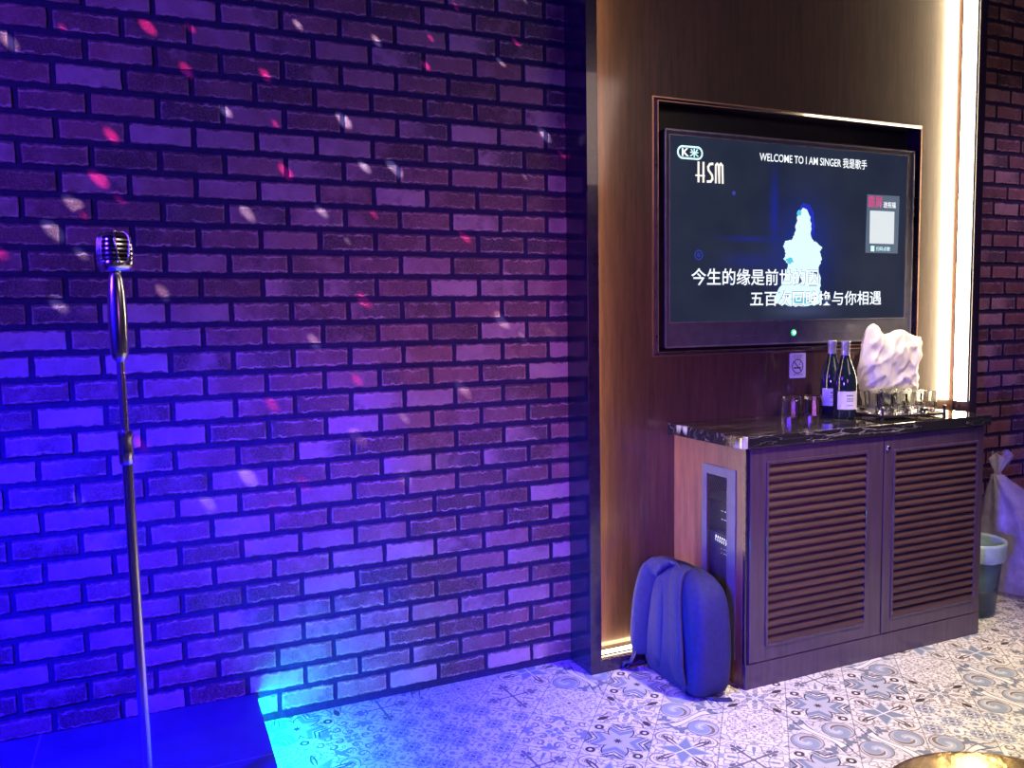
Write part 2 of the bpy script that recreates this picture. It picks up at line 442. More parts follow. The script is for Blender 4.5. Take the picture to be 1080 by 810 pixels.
def m_whitebag():
    m, nt, b = newmat('white_carrier_film')
    n = texnoise(nt, 16, 5)
    nt.links.new(ramp(nt, n, [(.3, (.84, .78, .77)), (.65, (.92, .89, .86))]), b.inputs['Base Color']); b.inputs['Roughness'].default_value = .45
    b.inputs['Transmission Weight'].default_value = .0
    tl = nt.nodes.new('ShaderNodeBsdfTranslucent'); tl.inputs[0].default_value = (.9, .82, .74, 1)
    mx = nt.nodes.new('ShaderNodeMixShader'); mx.inputs[0].default_value = .4; out = nt.nodes['Material Output']
    nt.links.new(b.outputs[0], mx.inputs[1]); nt.links.new(tl.outputs[0], mx.inputs[2]); nt.links.new(mx.outputs[0], out.inputs[0])
    bump(nt, b, texnoise(nt, 45, 4), .004, .6)
    return m
M['whitebag'] = m_whitebag()

# ------------------------------------------------------------------ setting
RX0, RX1, RY0, RZ = -2.4, 4.6, -4.6, 3.0
PX0, PX1 = 1.3878, 3.236           # wood panel between the two pillars
A0, B0, BL, BZ0, BP = -.2257, -.1431, .1763, 2.2702, .0726

def brick_wall():
    verts = []; faces = []; uvs = []; rnd = []; mid = []
    # mortar plane
    verts += [(RX0, 0, 0), (RX1, 0, 0), (RX1, 0, RZ), (RX0, 0, RZ)]; faces.append((0, 1, 2, 3)); mid.append(1); uvs += [(0, 0)] * 4; rnd += [(0, 0, 0)] * 4
    NU, NV = 10, 4
    rg = random.Random(3)
    for k in range(-11, 32):
        zt = BZ0 - BP * k; zb = zt - BP
        if zt > RZ + .05 or zt < .02: continue
        base = A0 if k % 2 == 0 else B0
        for n in range(-14, 29):
            x0 = base + BL * n; x1 = x0 + BL
            if x1 < RX0 or x0 > RX1: continue
            if x0 > PX0 + .02 and x1 < PX1 - .02: continue
            xa, xb = max(RX0 + .002, x0 + .0078), min(RX1 - .002, x1 - .0078)
            za, zc = max(.016, zb + .0085), min(RZ - .002, zt - .0085)
            if xb - xa < .02 or zc - za < .012: continue
            R = (rg.random(), rg.random(), rg.random()); b = len(verts); d = .0045 + .0025 * rg.random()
            sd = rg.random() * 50
            for j in range(NV + 1):
                for i in range(NU + 1):
                    u, v = i / NU, j / NV
                    x = xa + (xb - xa) * u; z = za + (zc - za) * v
                    ex = (i in (0, NU)); ez = (j in (0, NV))
                    jx = noise.noise(Vector((x * 45, z * 45, sd))) * .0022 * (1 if ex else .3)
                    jz = noise.noise(Vector((x * 38, z * 38, sd + 9))) * .0030 * (1 if ez else .3)
                    y = -d - noise.noise(Vector((x * 25, z * 25, sd))) * .0012
                    if ex or ez: y += .0016
                    verts.append((x + jx, y, z + jz))
            W = NU + 1
            for j in range(NV):
                for i in range(NU):
                    q = (b + j * W + i, b + j * W + i + 1, b + (j + 1) * W + i + 1, b + (j + 1) * W + i)
                    faces.append(q); mid.append(0)
                    uvs += [(i / NU, j / NV), ((i + 1) / NU, j / NV), ((i + 1) / NU, (j + 1) / NV), (i / NU, (j + 1) / NV)]; rnd += [R] * 4
            ring_ = [b + i for i in range(W)] + [b + j * W + NU for j in range(1, NV + 1)] + [b + NV * W + i for i in range(NU - 1, -1, -1)] + [b + j * W for j in range(NV - 1, 0, -1)]
            c = len(verts)
            for q in ring_:
                p = verts[q]; verts.append((p[0], .002, p[2]))
            L = len(ring_)
            for i in range(L):
                i2 = (i + 1) % L; faces.append((ring_[i2], ring_[i], c + i, c + i2)); mid.append(0)
                uvs += [(0, 0)] * 4; rnd += [R] * 4
    me = bpy.data.meshes.new('wall_back'); me.from_pydata(verts, [], faces)
    me.materials.append(M['brick']); me.materials.append(M['mortar']); me.polygons.foreach_set('material_index', mid)
    ul = me.uv_layers.new(name='brick_uv'); ul.data.foreach_set('uv', [c for q in uvs for c in q])
    ca = me.color_attributes.new('brick_rnd', 'FLOAT_COLOR', 'CORNER'); ca.data.foreach_set('color', [c for q in rnd for c in (*q, 1)])
    me.update(); o = bpy.data.objects.new('wall_back', me); COL.objects.link(o); struct(o)
brick_wall()

KNOWN = {(0, 0): 0, (3, 2): 0, (4, 3): 0, (-5, -1): 0, (1, 0): 1, (4, 2): 1, (6, 5): 1, (2, 0): 2, (-4, 0): 2, (-2, 1): 2, (-1, 1): 3, (2, 1): 3, (5, 4): 3,
         (1, 1): 4, (6, 4): 4, (0, 1): 5, (2, 2): 5, (5, 3): 5, (-3, -1): 6, (-2, 0): 6, (-3, 0): 6, (-2, -1): 6, (-1, 0): 7, (-1, -1): 2, (-4, -1): 7, (-5, -2): 3, (-3, 1): 3, (3, 1): 4, (7, 5): 2, (7, 4): 6, (8, 5): 4, (5, 2): 6, (1, -1): 7, (0, -1): 1, (-2, 2): 1}
def floor():
    ax = Vector((.1465, -.1265)); bx = Vector((.1265, .1465)); o0 = Vector((1.199, -.577))
    verts = []; faces = []; uvs = []; mid = []; rg = random.Random(11)
    for m in range(-40, 41):
        for n in range(-40, 41):
            c = o0 + ax * m + bx * n
            if not (RX0 - .2 < c.x < RX1 + .2 and RY0 - .2 < c.y < .2): continue
            poly = [(c + ax * p + bx * q, (2 * p, 2 * q)) for p, q in ((-.5, -.5), (.5, -.5), (.5, .5), (-.5, .5))]
            # clip to the room rectangle
            for axis, val, sgn in ((0, RX0, 1), (0, RX1, -1), (1, RY0, 1), (1, 0.0, -1)):
                out = []
                for i in range(len(poly)):
                    (p, a), (q, d) = poly[i], poly[(i + 1) % len(poly)]
                    fp, fq = (p[axis] - val) * sgn, (q[axis] - val) * sgn
                    if fp >= 0: out.append((p, a))
                    if fp * fq < 0:
                        k = fp / (fp - fq); out.append((p.lerp(q, k), (a[0] + (d[0] - a[0]) * k, a[1] + (d[1] - a[1]) * k)))
                poly = out
                if len(poly) < 3: break
            if len(poly) < 3: continue
            b = len(verts); rot = rg.randrange(4); kind = KNOWN.get((m, n), rg.randrange(8)); 
            if kind == 6 and (m, n) in KNOWN: rot = 0
            for p, (s, q) in poly:
                verts.append((p.x, p.y, 0))
                for _ in range(rot): s, q = -q, s
                uvs.append((s, q))
            faces.append(tuple(range(b, len(verts)))); mid.append(kind)
    me = bpy.data.meshes.new('floor'); me.from_pydata(verts, [], faces)
    for t in TILES: me.materials.append(t)
    me.polygons.foreach_set('material_index', mid)
    ul = me.uv_layers.new(name='tile_uv')
    ul.data.foreach_set('uv', [c for f in me.polygons for vi in f.vertices for c in uvs[vi]])
    me.update(); o = bpy.data.objects.new('floor', me); COL.objects.link(o); struct(o)
floor()
struct(MB().box(RX0, RX1, RY0, 0, RZ, RZ + .05).build('ceiling', M['cottage']))
struct(MB().box(RX0 - .05, RX0, RY0, 0, 0, RZ).build('wall_left', M['roomwall']))
struct(MB().box(RX1, RX1 + .05, RY0, 0, 0, RZ).build('wall_right', M['roomwall']))
struct(MB().box(RX0, RX1, RY0 - .05, RY0, 0, RZ).build('wall_front', M['roomwall']))

# wood panel with TV niche cut out, plinth, pillars
NX0, NX1, NZ0, NZ1 = 1.660, 3.003, 1.1105, 2.0385
PY = -.072
p = MB()
p.box(PX0, NX0, PY, -.008, .0, RZ); p.box(NX1, PX1, PY, -.008, .0, RZ)
p.box(NX0, NX1, PY, -.008, .0, NZ0); p.box(NX0, NX1, PY, -.008, NZ1, RZ)
struct(p.build('trim_1', M['panel']))
struct(MB().box(NX0, NX1, -.016, -.008, NZ0, NZ1).build('trim_2', M['black']))
struct(MB().box(1.3435, PX0, -.156, -.0005, 0, RZ).build('trim_3', M['pillar'], bevel=.002))
struct(MB().box(PX1, 3.281, -.156, -.0005, 0, RZ).build('trim_4', M['pillar'], bevel=.002))
struct(MB().box(PX0, 1.735, -.156, PY, 0, .045).build('baseboard_back', M['pillar'], bevel=.002))

# niche frame: outer lip on the panel, sloping face, raised inner lip
fr = MB(); lip = MB()
def frame_ring(mb, w0, y0, w1, y1):
    vs = []
    for w, y in ((w0, y0), (w1, y1)):
        vs += [(NX0 + w, y, NZ0 + w), (NX1 - w, y, NZ0 + w), (NX1 - w, y, NZ1 - w), (NX0 + w, y, NZ1 - w)]
    mb.add(vs, [(i, (i + 1) % 4, 4 + (i + 1) % 4, 4 + i) for i in range(4)])
frame_ring(lip, -.002, PY, -.002, PY - .004); frame_ring(lip, -.002, PY - .004, .0025, PY - .004)
frame_ring(fr, .0025, PY - .004, .014, PY - .012)
frame_ring(lip, .014, PY - .0125, .0165, PY - .0125); frame_ring(lip, .014, PY - .012, .014, PY - .0125)
frame_ring(fr, .0165, PY - .0125, .0165, -.016)
f = struct(fr.build('trim_5', M['pillar'], fix=True))
l = struct(lip.build('trim_6', M['copper']))

# ------------------------------------------------------------------ LED strips
def led(name, mb, chan, mat, label):
    r = empty(name, chan_loc); return r
def led_strip(name, loc, chan, diff, mat, label):
    r = empty(name, loc); tag(r, label, 'led strip')
    for nm, bx, mt in (('channel', chan, M['greymetal']), ('diffuser', diff, mat)):
        o = MB().box(*bx).build(nm, mt, bevel=.001); o.location = -Vector(loc); o.parent = r
    return r
led_strip('led_strip', (PX1 - .008, -.114, 0), (PX1 - .006, PX1 - .0005, -.148, -.083, .861, RZ - .002), (PX1 - .014, PX1 - .006, -.144, -.087, .863, RZ - .004), M['led'], 'bright warm white LED strip running up the inner face of the right-hand pillar')
led_strip('led_strip', (PX0 + .008, -.114, 0), (PX0 + .0005, PX0 + .004, -.128, -.085, .066, RZ - .002), (PX0 + .004, PX0 + .009, -.125, -.088, .068, RZ - .004), M['ledlow'], 'warm LED strip tucked behind the left-hand pillar, lighting the wood edge orange')
led_strip('led_strip', (1.56, -.1, .0455), (PX0 + .016, 1.733, -.116, -.092, .0455, .048), (PX0 + .018, 1.731, -.114, -.094, .048, .053), M['ledlow'], 'short horizontal LED strip glowing on the low ledge behind the backpack')

# ------------------------------------------------------------------ television
tv = empty('television', (2.333, -.04, 1.143)); tag(tv, 'large flat screen television set in the wall niche showing karaoke lyrics', 'television')
def kid(mb, name, mat, root, **k):
    o = mb.build(name, mat, **k); o.location = -Vector(root.location); o.parent = root; return o
def sub(mb, name, mat, par, **k):
    o = mb.build(name, mat, **k); o.parent = par; return o
TX0, TX1, TZ0, TZ1, TY = 1.709, 2.957, 1.141, 1.928, -.078
SX0, SX1, SZ0, SZ1 = 1.729, 2.918, 1.234, 1.909
b = MB()
b.box(TX0, TX1, -.06, -.017, TZ0, TZ1)                         # back shell
b.box(TX0, SX0, TY, -.06, TZ0, TZ1); b.box(SX1, TX1, TY, -.06, TZ0, TZ1)
b.box(SX0, SX1, TY, -.06, SZ1, TZ1); b.box(SX0, SX1, TY, -.06, TZ0, SZ0)
kid(b, 'bezel', M['bezel'], tv)
b = MB()
for (x0, x1, z0, z1) in ((TX0, TX1, TZ1 - .004, TZ1 + .002), (TX0 - .002, TX0 + .003, TZ0, TZ1), (TX1 - .003, TX1 + .002, TZ0, TZ1), (TX0, TX1, TZ0 - .002, TZ0 + .004)):
    b.box(x0, x1, TY - .003, TY + .006, z0, z1)
for (x0, x1, z0, z1) in ((SX0 - .003, SX1 + .003, SZ1, SZ1 + .003), (SX0 - .003, SX0, SZ0, SZ1), (SX1, SX1 + .003, SZ0, SZ1), (SX0 - .003, SX1 + .003, SZ0 - .004, SZ0)):
    b.box(x0, x1, TY - .002, TY, z0, z1)
kid(b, 'edge_trim', M['bezeledge'], tv)
def m_screen():
    m, nt, bb = newmat('screen_picture'); t = T(nt)
    tc = nt.nodes.new('ShaderNodeTexCoord'); sx = nt.nodes.new('ShaderNodeSeparateXYZ'); nt.links.new(tc.outputs['Object'], sx.inputs[0])
    x = E(t, sx.outputs[0]); z = E(t, sx.outputs[2])
    n = texnoise(nt, 5, 2)
    col = ramp(nt, n, [(.3, (.014, .020, .044)), (.7, (.022, .030, .056))])
    g = lambda e, c, w: t.math('POWER', 2.718, ((e - c) / w) * ((e - c) / w) * -1)
    halo = g(x, 2.36, .13) * g(z, 1.50, .17)
    col = mixc(nt, halo * .55, col, (.01, .03, .40))
    beam = g(x, 2.215, .018) * g(z, 1.66, .12)
    hor = g(z, 1.545, .010) * g(x, 2.09, .10)
    hor2 = g(z, 1.46, .03) * g(x, 2.10, .12)
    col = mixc(nt, (beam * .5 + hor * .35 + hor2 * .25).min(1), col, (.012, .02, .42))
    c1 = ring(x, z, 1.860, 1.481, .017, .0025); c2 = dot(x, z, 1.860, 1.481, .009)
    col = mixc(nt, (c1 * .55).max(c2 * .4), col, (.03, .06, .6))
    dia = dot(x, z, 2.02, 1.715, .008); col = mixc(nt, dia * .6, col, (.05, .08, .7))
    floorg = g(z, 1.27, .025) * g(x, 2.36, .14); col = mixc(nt, floorg * .12, col, (.3, .35, .6))
    bb.inputs['Base Color'].default_value = (.006, .006, .008, 1); bb.inputs['Roughness'].default_value = .12
    nt.links.new(col, bb.inputs['Emission Color']); bb.inputs['Emission Strength'].default_value = 1.0
    return m
scr = kid(MB().box(SX0, SX1, -.0745, -.06, SZ0, SZ1), 'screen', m_screen(), tv)
# power light
pl = MB().lathe([(.0, -.003), (.013, -.003), (.013, 0), (.006, .002), (0, .002)], n=20)
pl.v = [(2.315 + x, TY - .001 - z, 1.183 + y) for x, y, z in pl.v]
kid(pl, 'power_light', emit('green_power_light', (.05, .8, .35), 1.3), tv)
pc = MB().lathe([(0, 0), (.006, 0), (.006, .003), (0, .003)], n=16); pc.v = [(2.315 + x, TY - .002 - z, 1.183 + y) for x, y, z in pc.v]
kid(pc, 'light_core', emit('white_power_core', (.7, 1, .9), 3), tv)
for i in range(9): kid(MB().box(2.50 + i * .014, 2.51 + i * .014, TY - .001, TY, 1.181, 1.184), 'bezel_button', M['greymetal'], tv)
for x in (2.03, 2.045, 2.1, 2.115, 2.13): kid(MB().box(x, x + .006, TY - .001, TY, 1.175, 1.178), 'bezel_marking', M['greymetal'], tv)

eout = emit('lyric_outline', (.05, .09, .20), 1.0)
def text_obj(body, name, mat, parent, x0, x1, z0, z1, y, slant=0, bold=0.0, th=.0006):
    cu = bpy.data.curves.new(name, 'FONT'); cu.body = body; cu.extrude = 0.0; cu.offset = bold; cu.resolution_u = 4
    to = bpy.data.objects.new(name, cu); COL.objects.link(to)
    dg = bpy.context.evaluated_depsgraph_get(); me = bpy.data.meshes.new_from_object(to.evaluated_get(dg))
    bpy.data.objects.remove(to); bpy.data.curves.remove(cu)
    xs = [v.co.x for v in me.vertices]; ys = [v.co.y for v in me.vertices]
    if not xs: return None
    mx, Mx, my, My = min(xs), max(xs), min(ys), max(ys)
    for v in me.vertices:
        u = (v.co.x - mx) / (Mx - mx); w = (v.co.y - my) / (My - my)
        v.co = (x0 + (x1 - x0) * u + slant * w, y, z0 + (z1 - z0) * w)
    me.materials.clear(); me.materials.append(mat); me.name = name
    o = bpy.data.objects.new(name, me); COL.objects.link(o)
    o.location = -Vector(parent.location) if parent.parent is None else (0, 0, 0)
    o.parent = parent
    return o
LY = -.0757
ewhite = emit('screen_white', (.9, .95, 1), 1.25)
ewhite2 = emit('screen_warm_white', (1, .93, .85), 1.1)
ecyanw = emit('screen_cyan_white', (.62, .95, 1), 1.2)
epink = emit('screen_pink', (.9, .05, .28), .85)
text_obj('今生的缘是前世的因', 'lyric_outline', eout, tv, 1.8235, 2.4435, 1.3665, 1.4345, LY - .0006, bold=.026)
o = text_obj('今生的缘是前世的因', 'lyric_text', ewhite, tv, 1.826, 2.441, 1.369, 1.432, LY - .0008, bold=.007); o['label'] = 'white lyric line 今生的缘是前世的因'
text_obj('五百次回眸换与你相遇', 'lyric_outline', eout, tv, 2.0975, 2.7885, 1.2865, 1.3495, LY - .0006, bold=.026)
o = text_obj('五百次回眸换与你相遇', 'lyric_text', ewhite, tv, 2.100, 2.786, 1.289, 1.347, LY - .0008, bold=.007); o['label'] = 'white lyric line 五百次回眸换与你相遇'
o = text_obj('WELCOME TO I AM SINGER 我是歌手', 'caption_text', ewhite, tv, 2.140, 2.692, 1.839, 1.878, LY - .0004, bold=.008); o['label'] = 'white caption WELCOME TO I AM SINGER 我是歌手'
# art-deco HSM letters (tall strokes)
hs = MB()
def stroke(mb, pts, w, y=LY - .0004):
    for (a, c) in zip(pts[:-1], pts[1:]):
        d = Vector((c[0] - a[0], c[1] - a[1])); n_ = Vector((-d.y, d.x)).normalized() * w / 2; e = d.normalized() * w * .3
        A_, C_ = Vector(a) - e, Vector(c) + e
        q = [A_ + n_, A_ - n_, C_ - n_, C_ + n_]
        mb.add([(k.x, y, k.y) for k in q], [(0, 1, 2, 3)])
hx, hz0, hz1 = 1.853, 1.749, 1.819
stroke(hs, [(1.857, hz0), (1.857, hz1)], .009); stroke(hs, [(1.879, hz0), (1.879, hz1)], .009); stroke(hs, [(1.845, hz0 + .022), (1.884, hz0 + .022)], .006)
stroke(hs, [(1.921, hz1 - .002), (1.908, hz1 - .004), (1.900, hz1 - .014), (1.902, hz1 - .026), (1.918, hz0 + .026), (1.920, hz0 + .012), (1.912, hz0 + .003), (1.897, hz0 + .002)], .009)
stroke(hs, [(1.935, hz0), (1.935, hz1 - .006), (1.941, hz1), (1.947, hz1 - .006), (1.951, hz0), (1.951, hz1 - .006)], .008); stroke(hs, [(1.951, hz1 - .006), (1.958, hz1), (1.965, hz1 - .006), (1.967, hz0)], .009)
o = kid(hs, 'station_letters', ewhite2, tv, fix=False); o['label'] = 'tall white letters HSM'
# round-ended logo holding K and the character for rice
lg = MB()
def pill(mb, x0, x1, z0, z1, w):
    r = (z1 - z0) / 2; zc = (z0 + z1) / 2; pts = []
    for i in range(17): a = PI / 2 + PI * i / 16; pts.append((x0 + r + r * math.cos(a), zc + r * math.sin(a)))
    for i in range(17): a = -PI / 2 + PI * i / 16; pts.append((x1 - r + r * math.cos(a), zc + r * math.sin(a)))
    stroke(mb, pts + [pts[0]], w)
pill(lg, 1.766, 1.873, 1.830, 1.872, .007)
o = kid(lg, 'channel_logo', ecyanw, tv, fix=False); o['label'] = 'rounded outline logo holding K and 米'
text_obj('K', 'logo_letter', ewhite, tv, 1.783, 1.815, 1.837, 1.866, LY - .0004, bold=.03)
text_obj('米', 'logo_letter', ecyanw, tv, 1.818, 1.858, 1.836, 1.867, LY - .0004, bold=.03)
# singer in a glowing white gown, as shown on the screen
def flat(mb, pts, y): mb.add([(x, y, z) for x, z in pts], [tuple(range(len(pts)))])
rs = random.Random(5)
def ragged(pts, amp, n=5):
    out = []
    for (a, c) in zip(pts, pts[1:] + pts[:1]):
        for k in range(n):
            t_ = k / n; out.append((a[0] + (c[0] - a[0]) * t_ + rs.uniform(-amp, amp), a[1] + (c[1] - a[1]) * t_ + rs.uniform(-amp, amp)))
    return out
hr = MB()
flat(hr, ragged([(2.330, 1.64), (2.340, 1.678), (2.362, 1.692), (2.392, 1.686), (2.412, 1.655), (2.420, 1.61), (2.414, 1.565), (2.396, 1.548), (2.34, 1.55)], .002), LY)
kid(hr, 'singer_hair', emit('hair_blue', (.010, .025, .50), 1.0), tv, fix=False)
sg = MB()
flat(sg, ragged([(2.352, 1.668), (2.330, 1.655), (2.330, 1.63), (2.322, 1.60), (2.315, 1.568), (2.300, 1.545), (2.270, 1.540), (2.262, 1.522), (2.272, 1.49), (2.262, 1.47), (2.284, 1.452), (2.28, 1.42), (2.262, 1.385), (2.232, 1.340), (2.215, 1.300), (2.27, 1.292), (2.34, 1.286), (2.42, 1.290), (2.458, 1.30), (2.450, 1.35), (2.452, 1.40), (2.440, 1.435), (2.458, 1.47), (2.448, 1.50), (2.458, 1.522), (2.43, 1.538), (2.408, 1.548), (2.400, 1.565), (2.400, 1.60), (2.396, 1.635), (2.382, 1.662), (2.366, 1.672)], .0035), LY - .0002)
o = kid(sg, 'singer_picture', emit('gown_glow', (.62, .88, 1), 1.25), tv, fix=False); o['label'] = 'picture of a singer in a glowing white gown'
for pts in ([(2.338 + .012 * math.cos(a), 1.652 + .012 * math.sin(a)) for a in [2 * PI * i / 12 for i in range(12)]], [(2.272, 1.472), (2.30, 1.480), (2.312, 1.462), (2.288, 1.450)], [(2.32, 1.30), (2.40, 1.298), (2.43, 1.315), (2.37, 1.322), (2.30, 1.318)]):
    fl = MB(); flat(fl, ragged(pts, .002, 3), LY - .0004); kid(fl, 'gown_shading', emit('gown_cyan', (.10, .62, .80), 1.0), tv, fix=False)
# information card on the screen
cd = MB(); flat(cd, [(2.692, 1.503), (2.876, 1.503), (2.880, 1.741), (2.697, 1.741)], LY)
o = kid(cd, 'information_card', emit('card_slate', (.075, .12, .20), 1.0), tv, fix=False); o['label'] = 'slate blue card with pink characters and a white panel'
cq = MB(); flat(cq, [(2.714, 1.542), (2.852, 1.542), (2.852, 1.676), (2.714, 1.676)], LY - .0004)
kid(cq, 'card_panel', emit('card_white', (.80, .88, .92), .9), tv, fix=False)
text_obj('霸屏', 'card_text', epink, tv, 2.702, 2.782, 1.688, 1.735, LY - .0004, bold=.006)
text_obj('送祝福', 'card_text', ewhite, tv, 2.788, 2.858, 1.690, 1.715, LY - .0004, bold=.01)
text_obj('扫码点歌', 'card_text', ecyanw, tv, 2.752, 2.832, 1.512, 1.530, LY - .0004, bold=.01)
ci = MB(); flat(ci, [(2.722, 1.510), (2.742, 1.510), (2.742, 1.532), (2.722, 1.532)], LY - .0004); kid(ci, 'card_icon', ecyanw, tv, fix=False)

# ------------------------------------------------------------------ cabinet
CX0, CX1, CY, CB = 1.752, 2.890, -.481, PY - .001
cab = empty('cabinet', (2.32, -.28, 0)); tag(cab, 'dark walnut sideboard with two louvred doors and a vented side', 'cabinet')
HT = .82; FY = CY + .018
b = MB()
VY0, VY1, VZ0, VZ1 = -.405, -.262, .11, .718        # vent opening in the left side
b.box(CX0, CX0 + .018, FY, VY0, 0, HT); b.box(CX0, CX0 + .018, VY1, CB, 0, HT)
b.box(CX0, CX0 + .018, VY0, VY1, 0, VZ0); b.box(CX0, CX0 + .018, VY0, VY1, VZ1, HT)
kid(b, 'side_panel', M['cabside'], cab)
b = MB()
b.box(CX1 - .018, CX1, FY, CB, 0, HT); b.box(CX0 + .018, CX1 - .018, CB - .008, CB, 0, HT); b.box(CX0 + .018, CX1 - .018, FY, CB - .008, .088, .104)
b.box(CX0 + .018, CX1 - .018, FY, CB - .008, HT - .018, HT); b.box(2.345, 2.363, FY, CB - .01, .104, HT - .018)
kid(b, 'body', M['cab'], cab)
kid(MB().box(CX0, CX1, CY, FY, 0, .085), 'plinth', M['cab'], cab, bevel=.0015)
kid(MB().box(CX0, CX0 + .006, FY - .012, FY, .085, HT), 'front_edge', M['pillar'], cab)
def door(x0, x1, lx0, lx1, lz0, lz1):
    z0, z1 = .089, HT - .003
    d = MB(); d.box(x0, lx0, CY, FY - .001, z0, z1); d.box(lx1, x1, CY, FY - .001, z0, z1); d.box(lx0, lx1, CY, FY - .001, z0, lz0); d.box(lx0, lx1, CY, FY - .001, lz1, z1)
    o = kid(d, 'door', M['cab'], cab, bevel=.0012)
    mo = MB()
    for a, c, e, g_ in ((lx0 - .002, lx0 + .008, lz0, lz1), (lx1 - .008, lx1 + .002, lz0, lz1), (lx0, lx1, lz0 - .002, lz0 + .008), (lx0, lx1, lz1 - .008, lz1 + .002)):
        mo.box(a, c, CY - .005, CY + .003, e, g_)
    sub(mo, 'moulding', M['cab'], o, bevel=.002)
    s = MB(); n = 21; pt = (lz1 - lz0 - .016) / n
    for i in range(n):
        z = lz0 + .008 + pt * (i + .5); ring_a = []
        h = pt * .62
        prof = [(CY + .001, z - h), (CY - .004, z - h + .004), (CY - .004, z - h + .010), (CY + .012, z + h * .9), (CY + .016, z + h * .9), (CY + .016, z + h * .55)]
        s.loft([[(x, y, q) for y, q in prof] for x in (lx0 + .006, lx1 - .006)])
    s.box(lx0, lx1, FY - .0015, FY, lz0, lz1)
    sub(s, 'louvre_panel', M['louver'], o)
    return o
d1 = door(1.7665, 2.362, 1.834, 2.287, .14, .768)
d2 = door(2.3675, 2.888, 2.412, 2.853, .14, .762)
lk = MB().lathe([(0, 0), (.0095, 0), (.0095, .003), (.007, .006), (0, .006)], n=20); lk.v = [(2.383 + x, CY - z, .772 + y) for x, y, z in lk.v]
o = kid(lk, 'lock', M['chrome'], cab, smooth=40); o.parent = d2; o.location = (0, 0, 0); o['label'] = 'small round chrome cam lock'
# vent frame and lattice
v = MB()
for a, c, e, g_ in ((-.428, VY0 + .022, .085, .738), (VY1 - .012, -.247, .085, .738)):
    v.box(CX0 - .004, CX0, a, c, e, g_)
v.box(CX0 - .004, CX0, VY0 + .022, VY1 - .012, .705, .738); v.box(CX0 - .004, CX0, VY0 + .022, VY1 - .012, .085, .122)
vf = kid(v, 'vent_frame', M['greymetal'], cab, bevel=.001)
g = MB(); ya, yb, za, zb = VY0 + .020, VY1 - .010, .12, .708; st = .0095; w = .0011
for sgn in (1, -1):
    k = -90
    while k < 90:
        # diagonal wires z = za + sgn*(y-ya)*1.5 + k*st*1.8 clipped to the opening
        pts = []
        c0 = za + k * st * 1.8
        ylo, yhi = ya, yb
        zl, zh = c0 + sgn * 1.5 * (ylo - ya), c0 + sgn * 1.5 * (yhi - ya)
        def clip(yv): return c0 + sgn * 1.5 * (yv - ya)
        # clip in z
        ys = sorted([ylo, yhi, *[ya + sgn * (q - c0) / 1.5 for q in (za, zb)]])
        ok = [y for y in ys if ylo - 1e-9 <= y <= yhi + 1e-9 and za - 1e-6 <= clip(y) <= zb + 1e-6]
        if len(ok) >= 2 and ok[-1] - ok[0] > .002:
            y0, y1 = ok[0], ok[-1]; z0, z1 = clip(y0), clip(y1)
            dx = .0006 * sgn
            g.add([(CX0 + .003 + dx, y0, z0 - w), (CX0 + .003 + dx, y0, z0 + w), (CX0 + .003 + dx, y1, z1 + w), (CX0 + .003 + dx, y1, z1 - w),
                   (CX0 + .004 + dx, y0, z0 - w), (CX0 + .004 + dx, y0, z0 + w), (CX0 + .004 + dx, y1, z1 + w), (CX0 + .004 + dx, y1, z1 - w)],
                  [(0, 1, 2, 3), (7, 6, 5, 4), (0, 4, 5, 1), (3, 2, 6, 7)])
        k += 1
sub(g, 'vent_grille', simple('grille_wire', (.10, .10, .13), .4, .6), vf)
# amplifier seen through the grille
am = empty('amplifier', (1.86, -.335, .104)); tag(am, 'black amplifier with white level lights behind the cabinet side grille', 'amplifier')
kid(MB().box(1.79, 2.2, -.44, -.12, .105, .50), 'case', M['black'], am, bevel=.004)
kid(MB().box(1.776, 1.79, -.43, -.13, .12, .495), 'front_plate', M['bezel'], am)
b = MB()
for i in range(6):
    y = -.286 - i * .0112; z = .476 - i * .0015
    b.add([(1.7755, y, z - .011), (1.7755, y - .005, z - .011), (1.7755, y - .009, z + .010), (1.7755, y - .004, z + .010)], [(0, 1, 2, 3)])
kid(b, 'level_light', emit('level_light_white', (.75, .75, 1), 2.2), am, fix=False)
b = MB()
for y in (-.318, -.335, -.345):
    for z in (.425, .44): b.box(1.7755, 1.777, y - .006, y, z, z + .003)
kid(b, 'indicator', emit('indicator_white', (.6, .65, 1), 1.0), am)
mx_ = empty('player_box', (1.9, -.3, .501)); tag(mx_, 'small dark box with tiny lights above the amplifier inside the sideboard', 'player')
kid(MB().box(1.80, 2.1, -.42, -.15, .503, .60), 'case', M['black'], mx_, bevel=.003)
mi_ = emit('indicator_dim', (.6, .65, 1), 1.5)
for y in (-.290, -.307):
    for z in (.536, .566): kid(MB().box(1.7985, 1.80, y - .010, y, z, z + .003), 'indicator', mi_, mx_)

wt = MB().box(CX0 - .030, CX1 + .022, CY - .012, CB, HT + .0005, .86).build('worktop', M['marble'], bevel=.0025)
tag(wt, 'polished black marble worktop with white veins on the sideboard', 'worktop')
WT = .8603

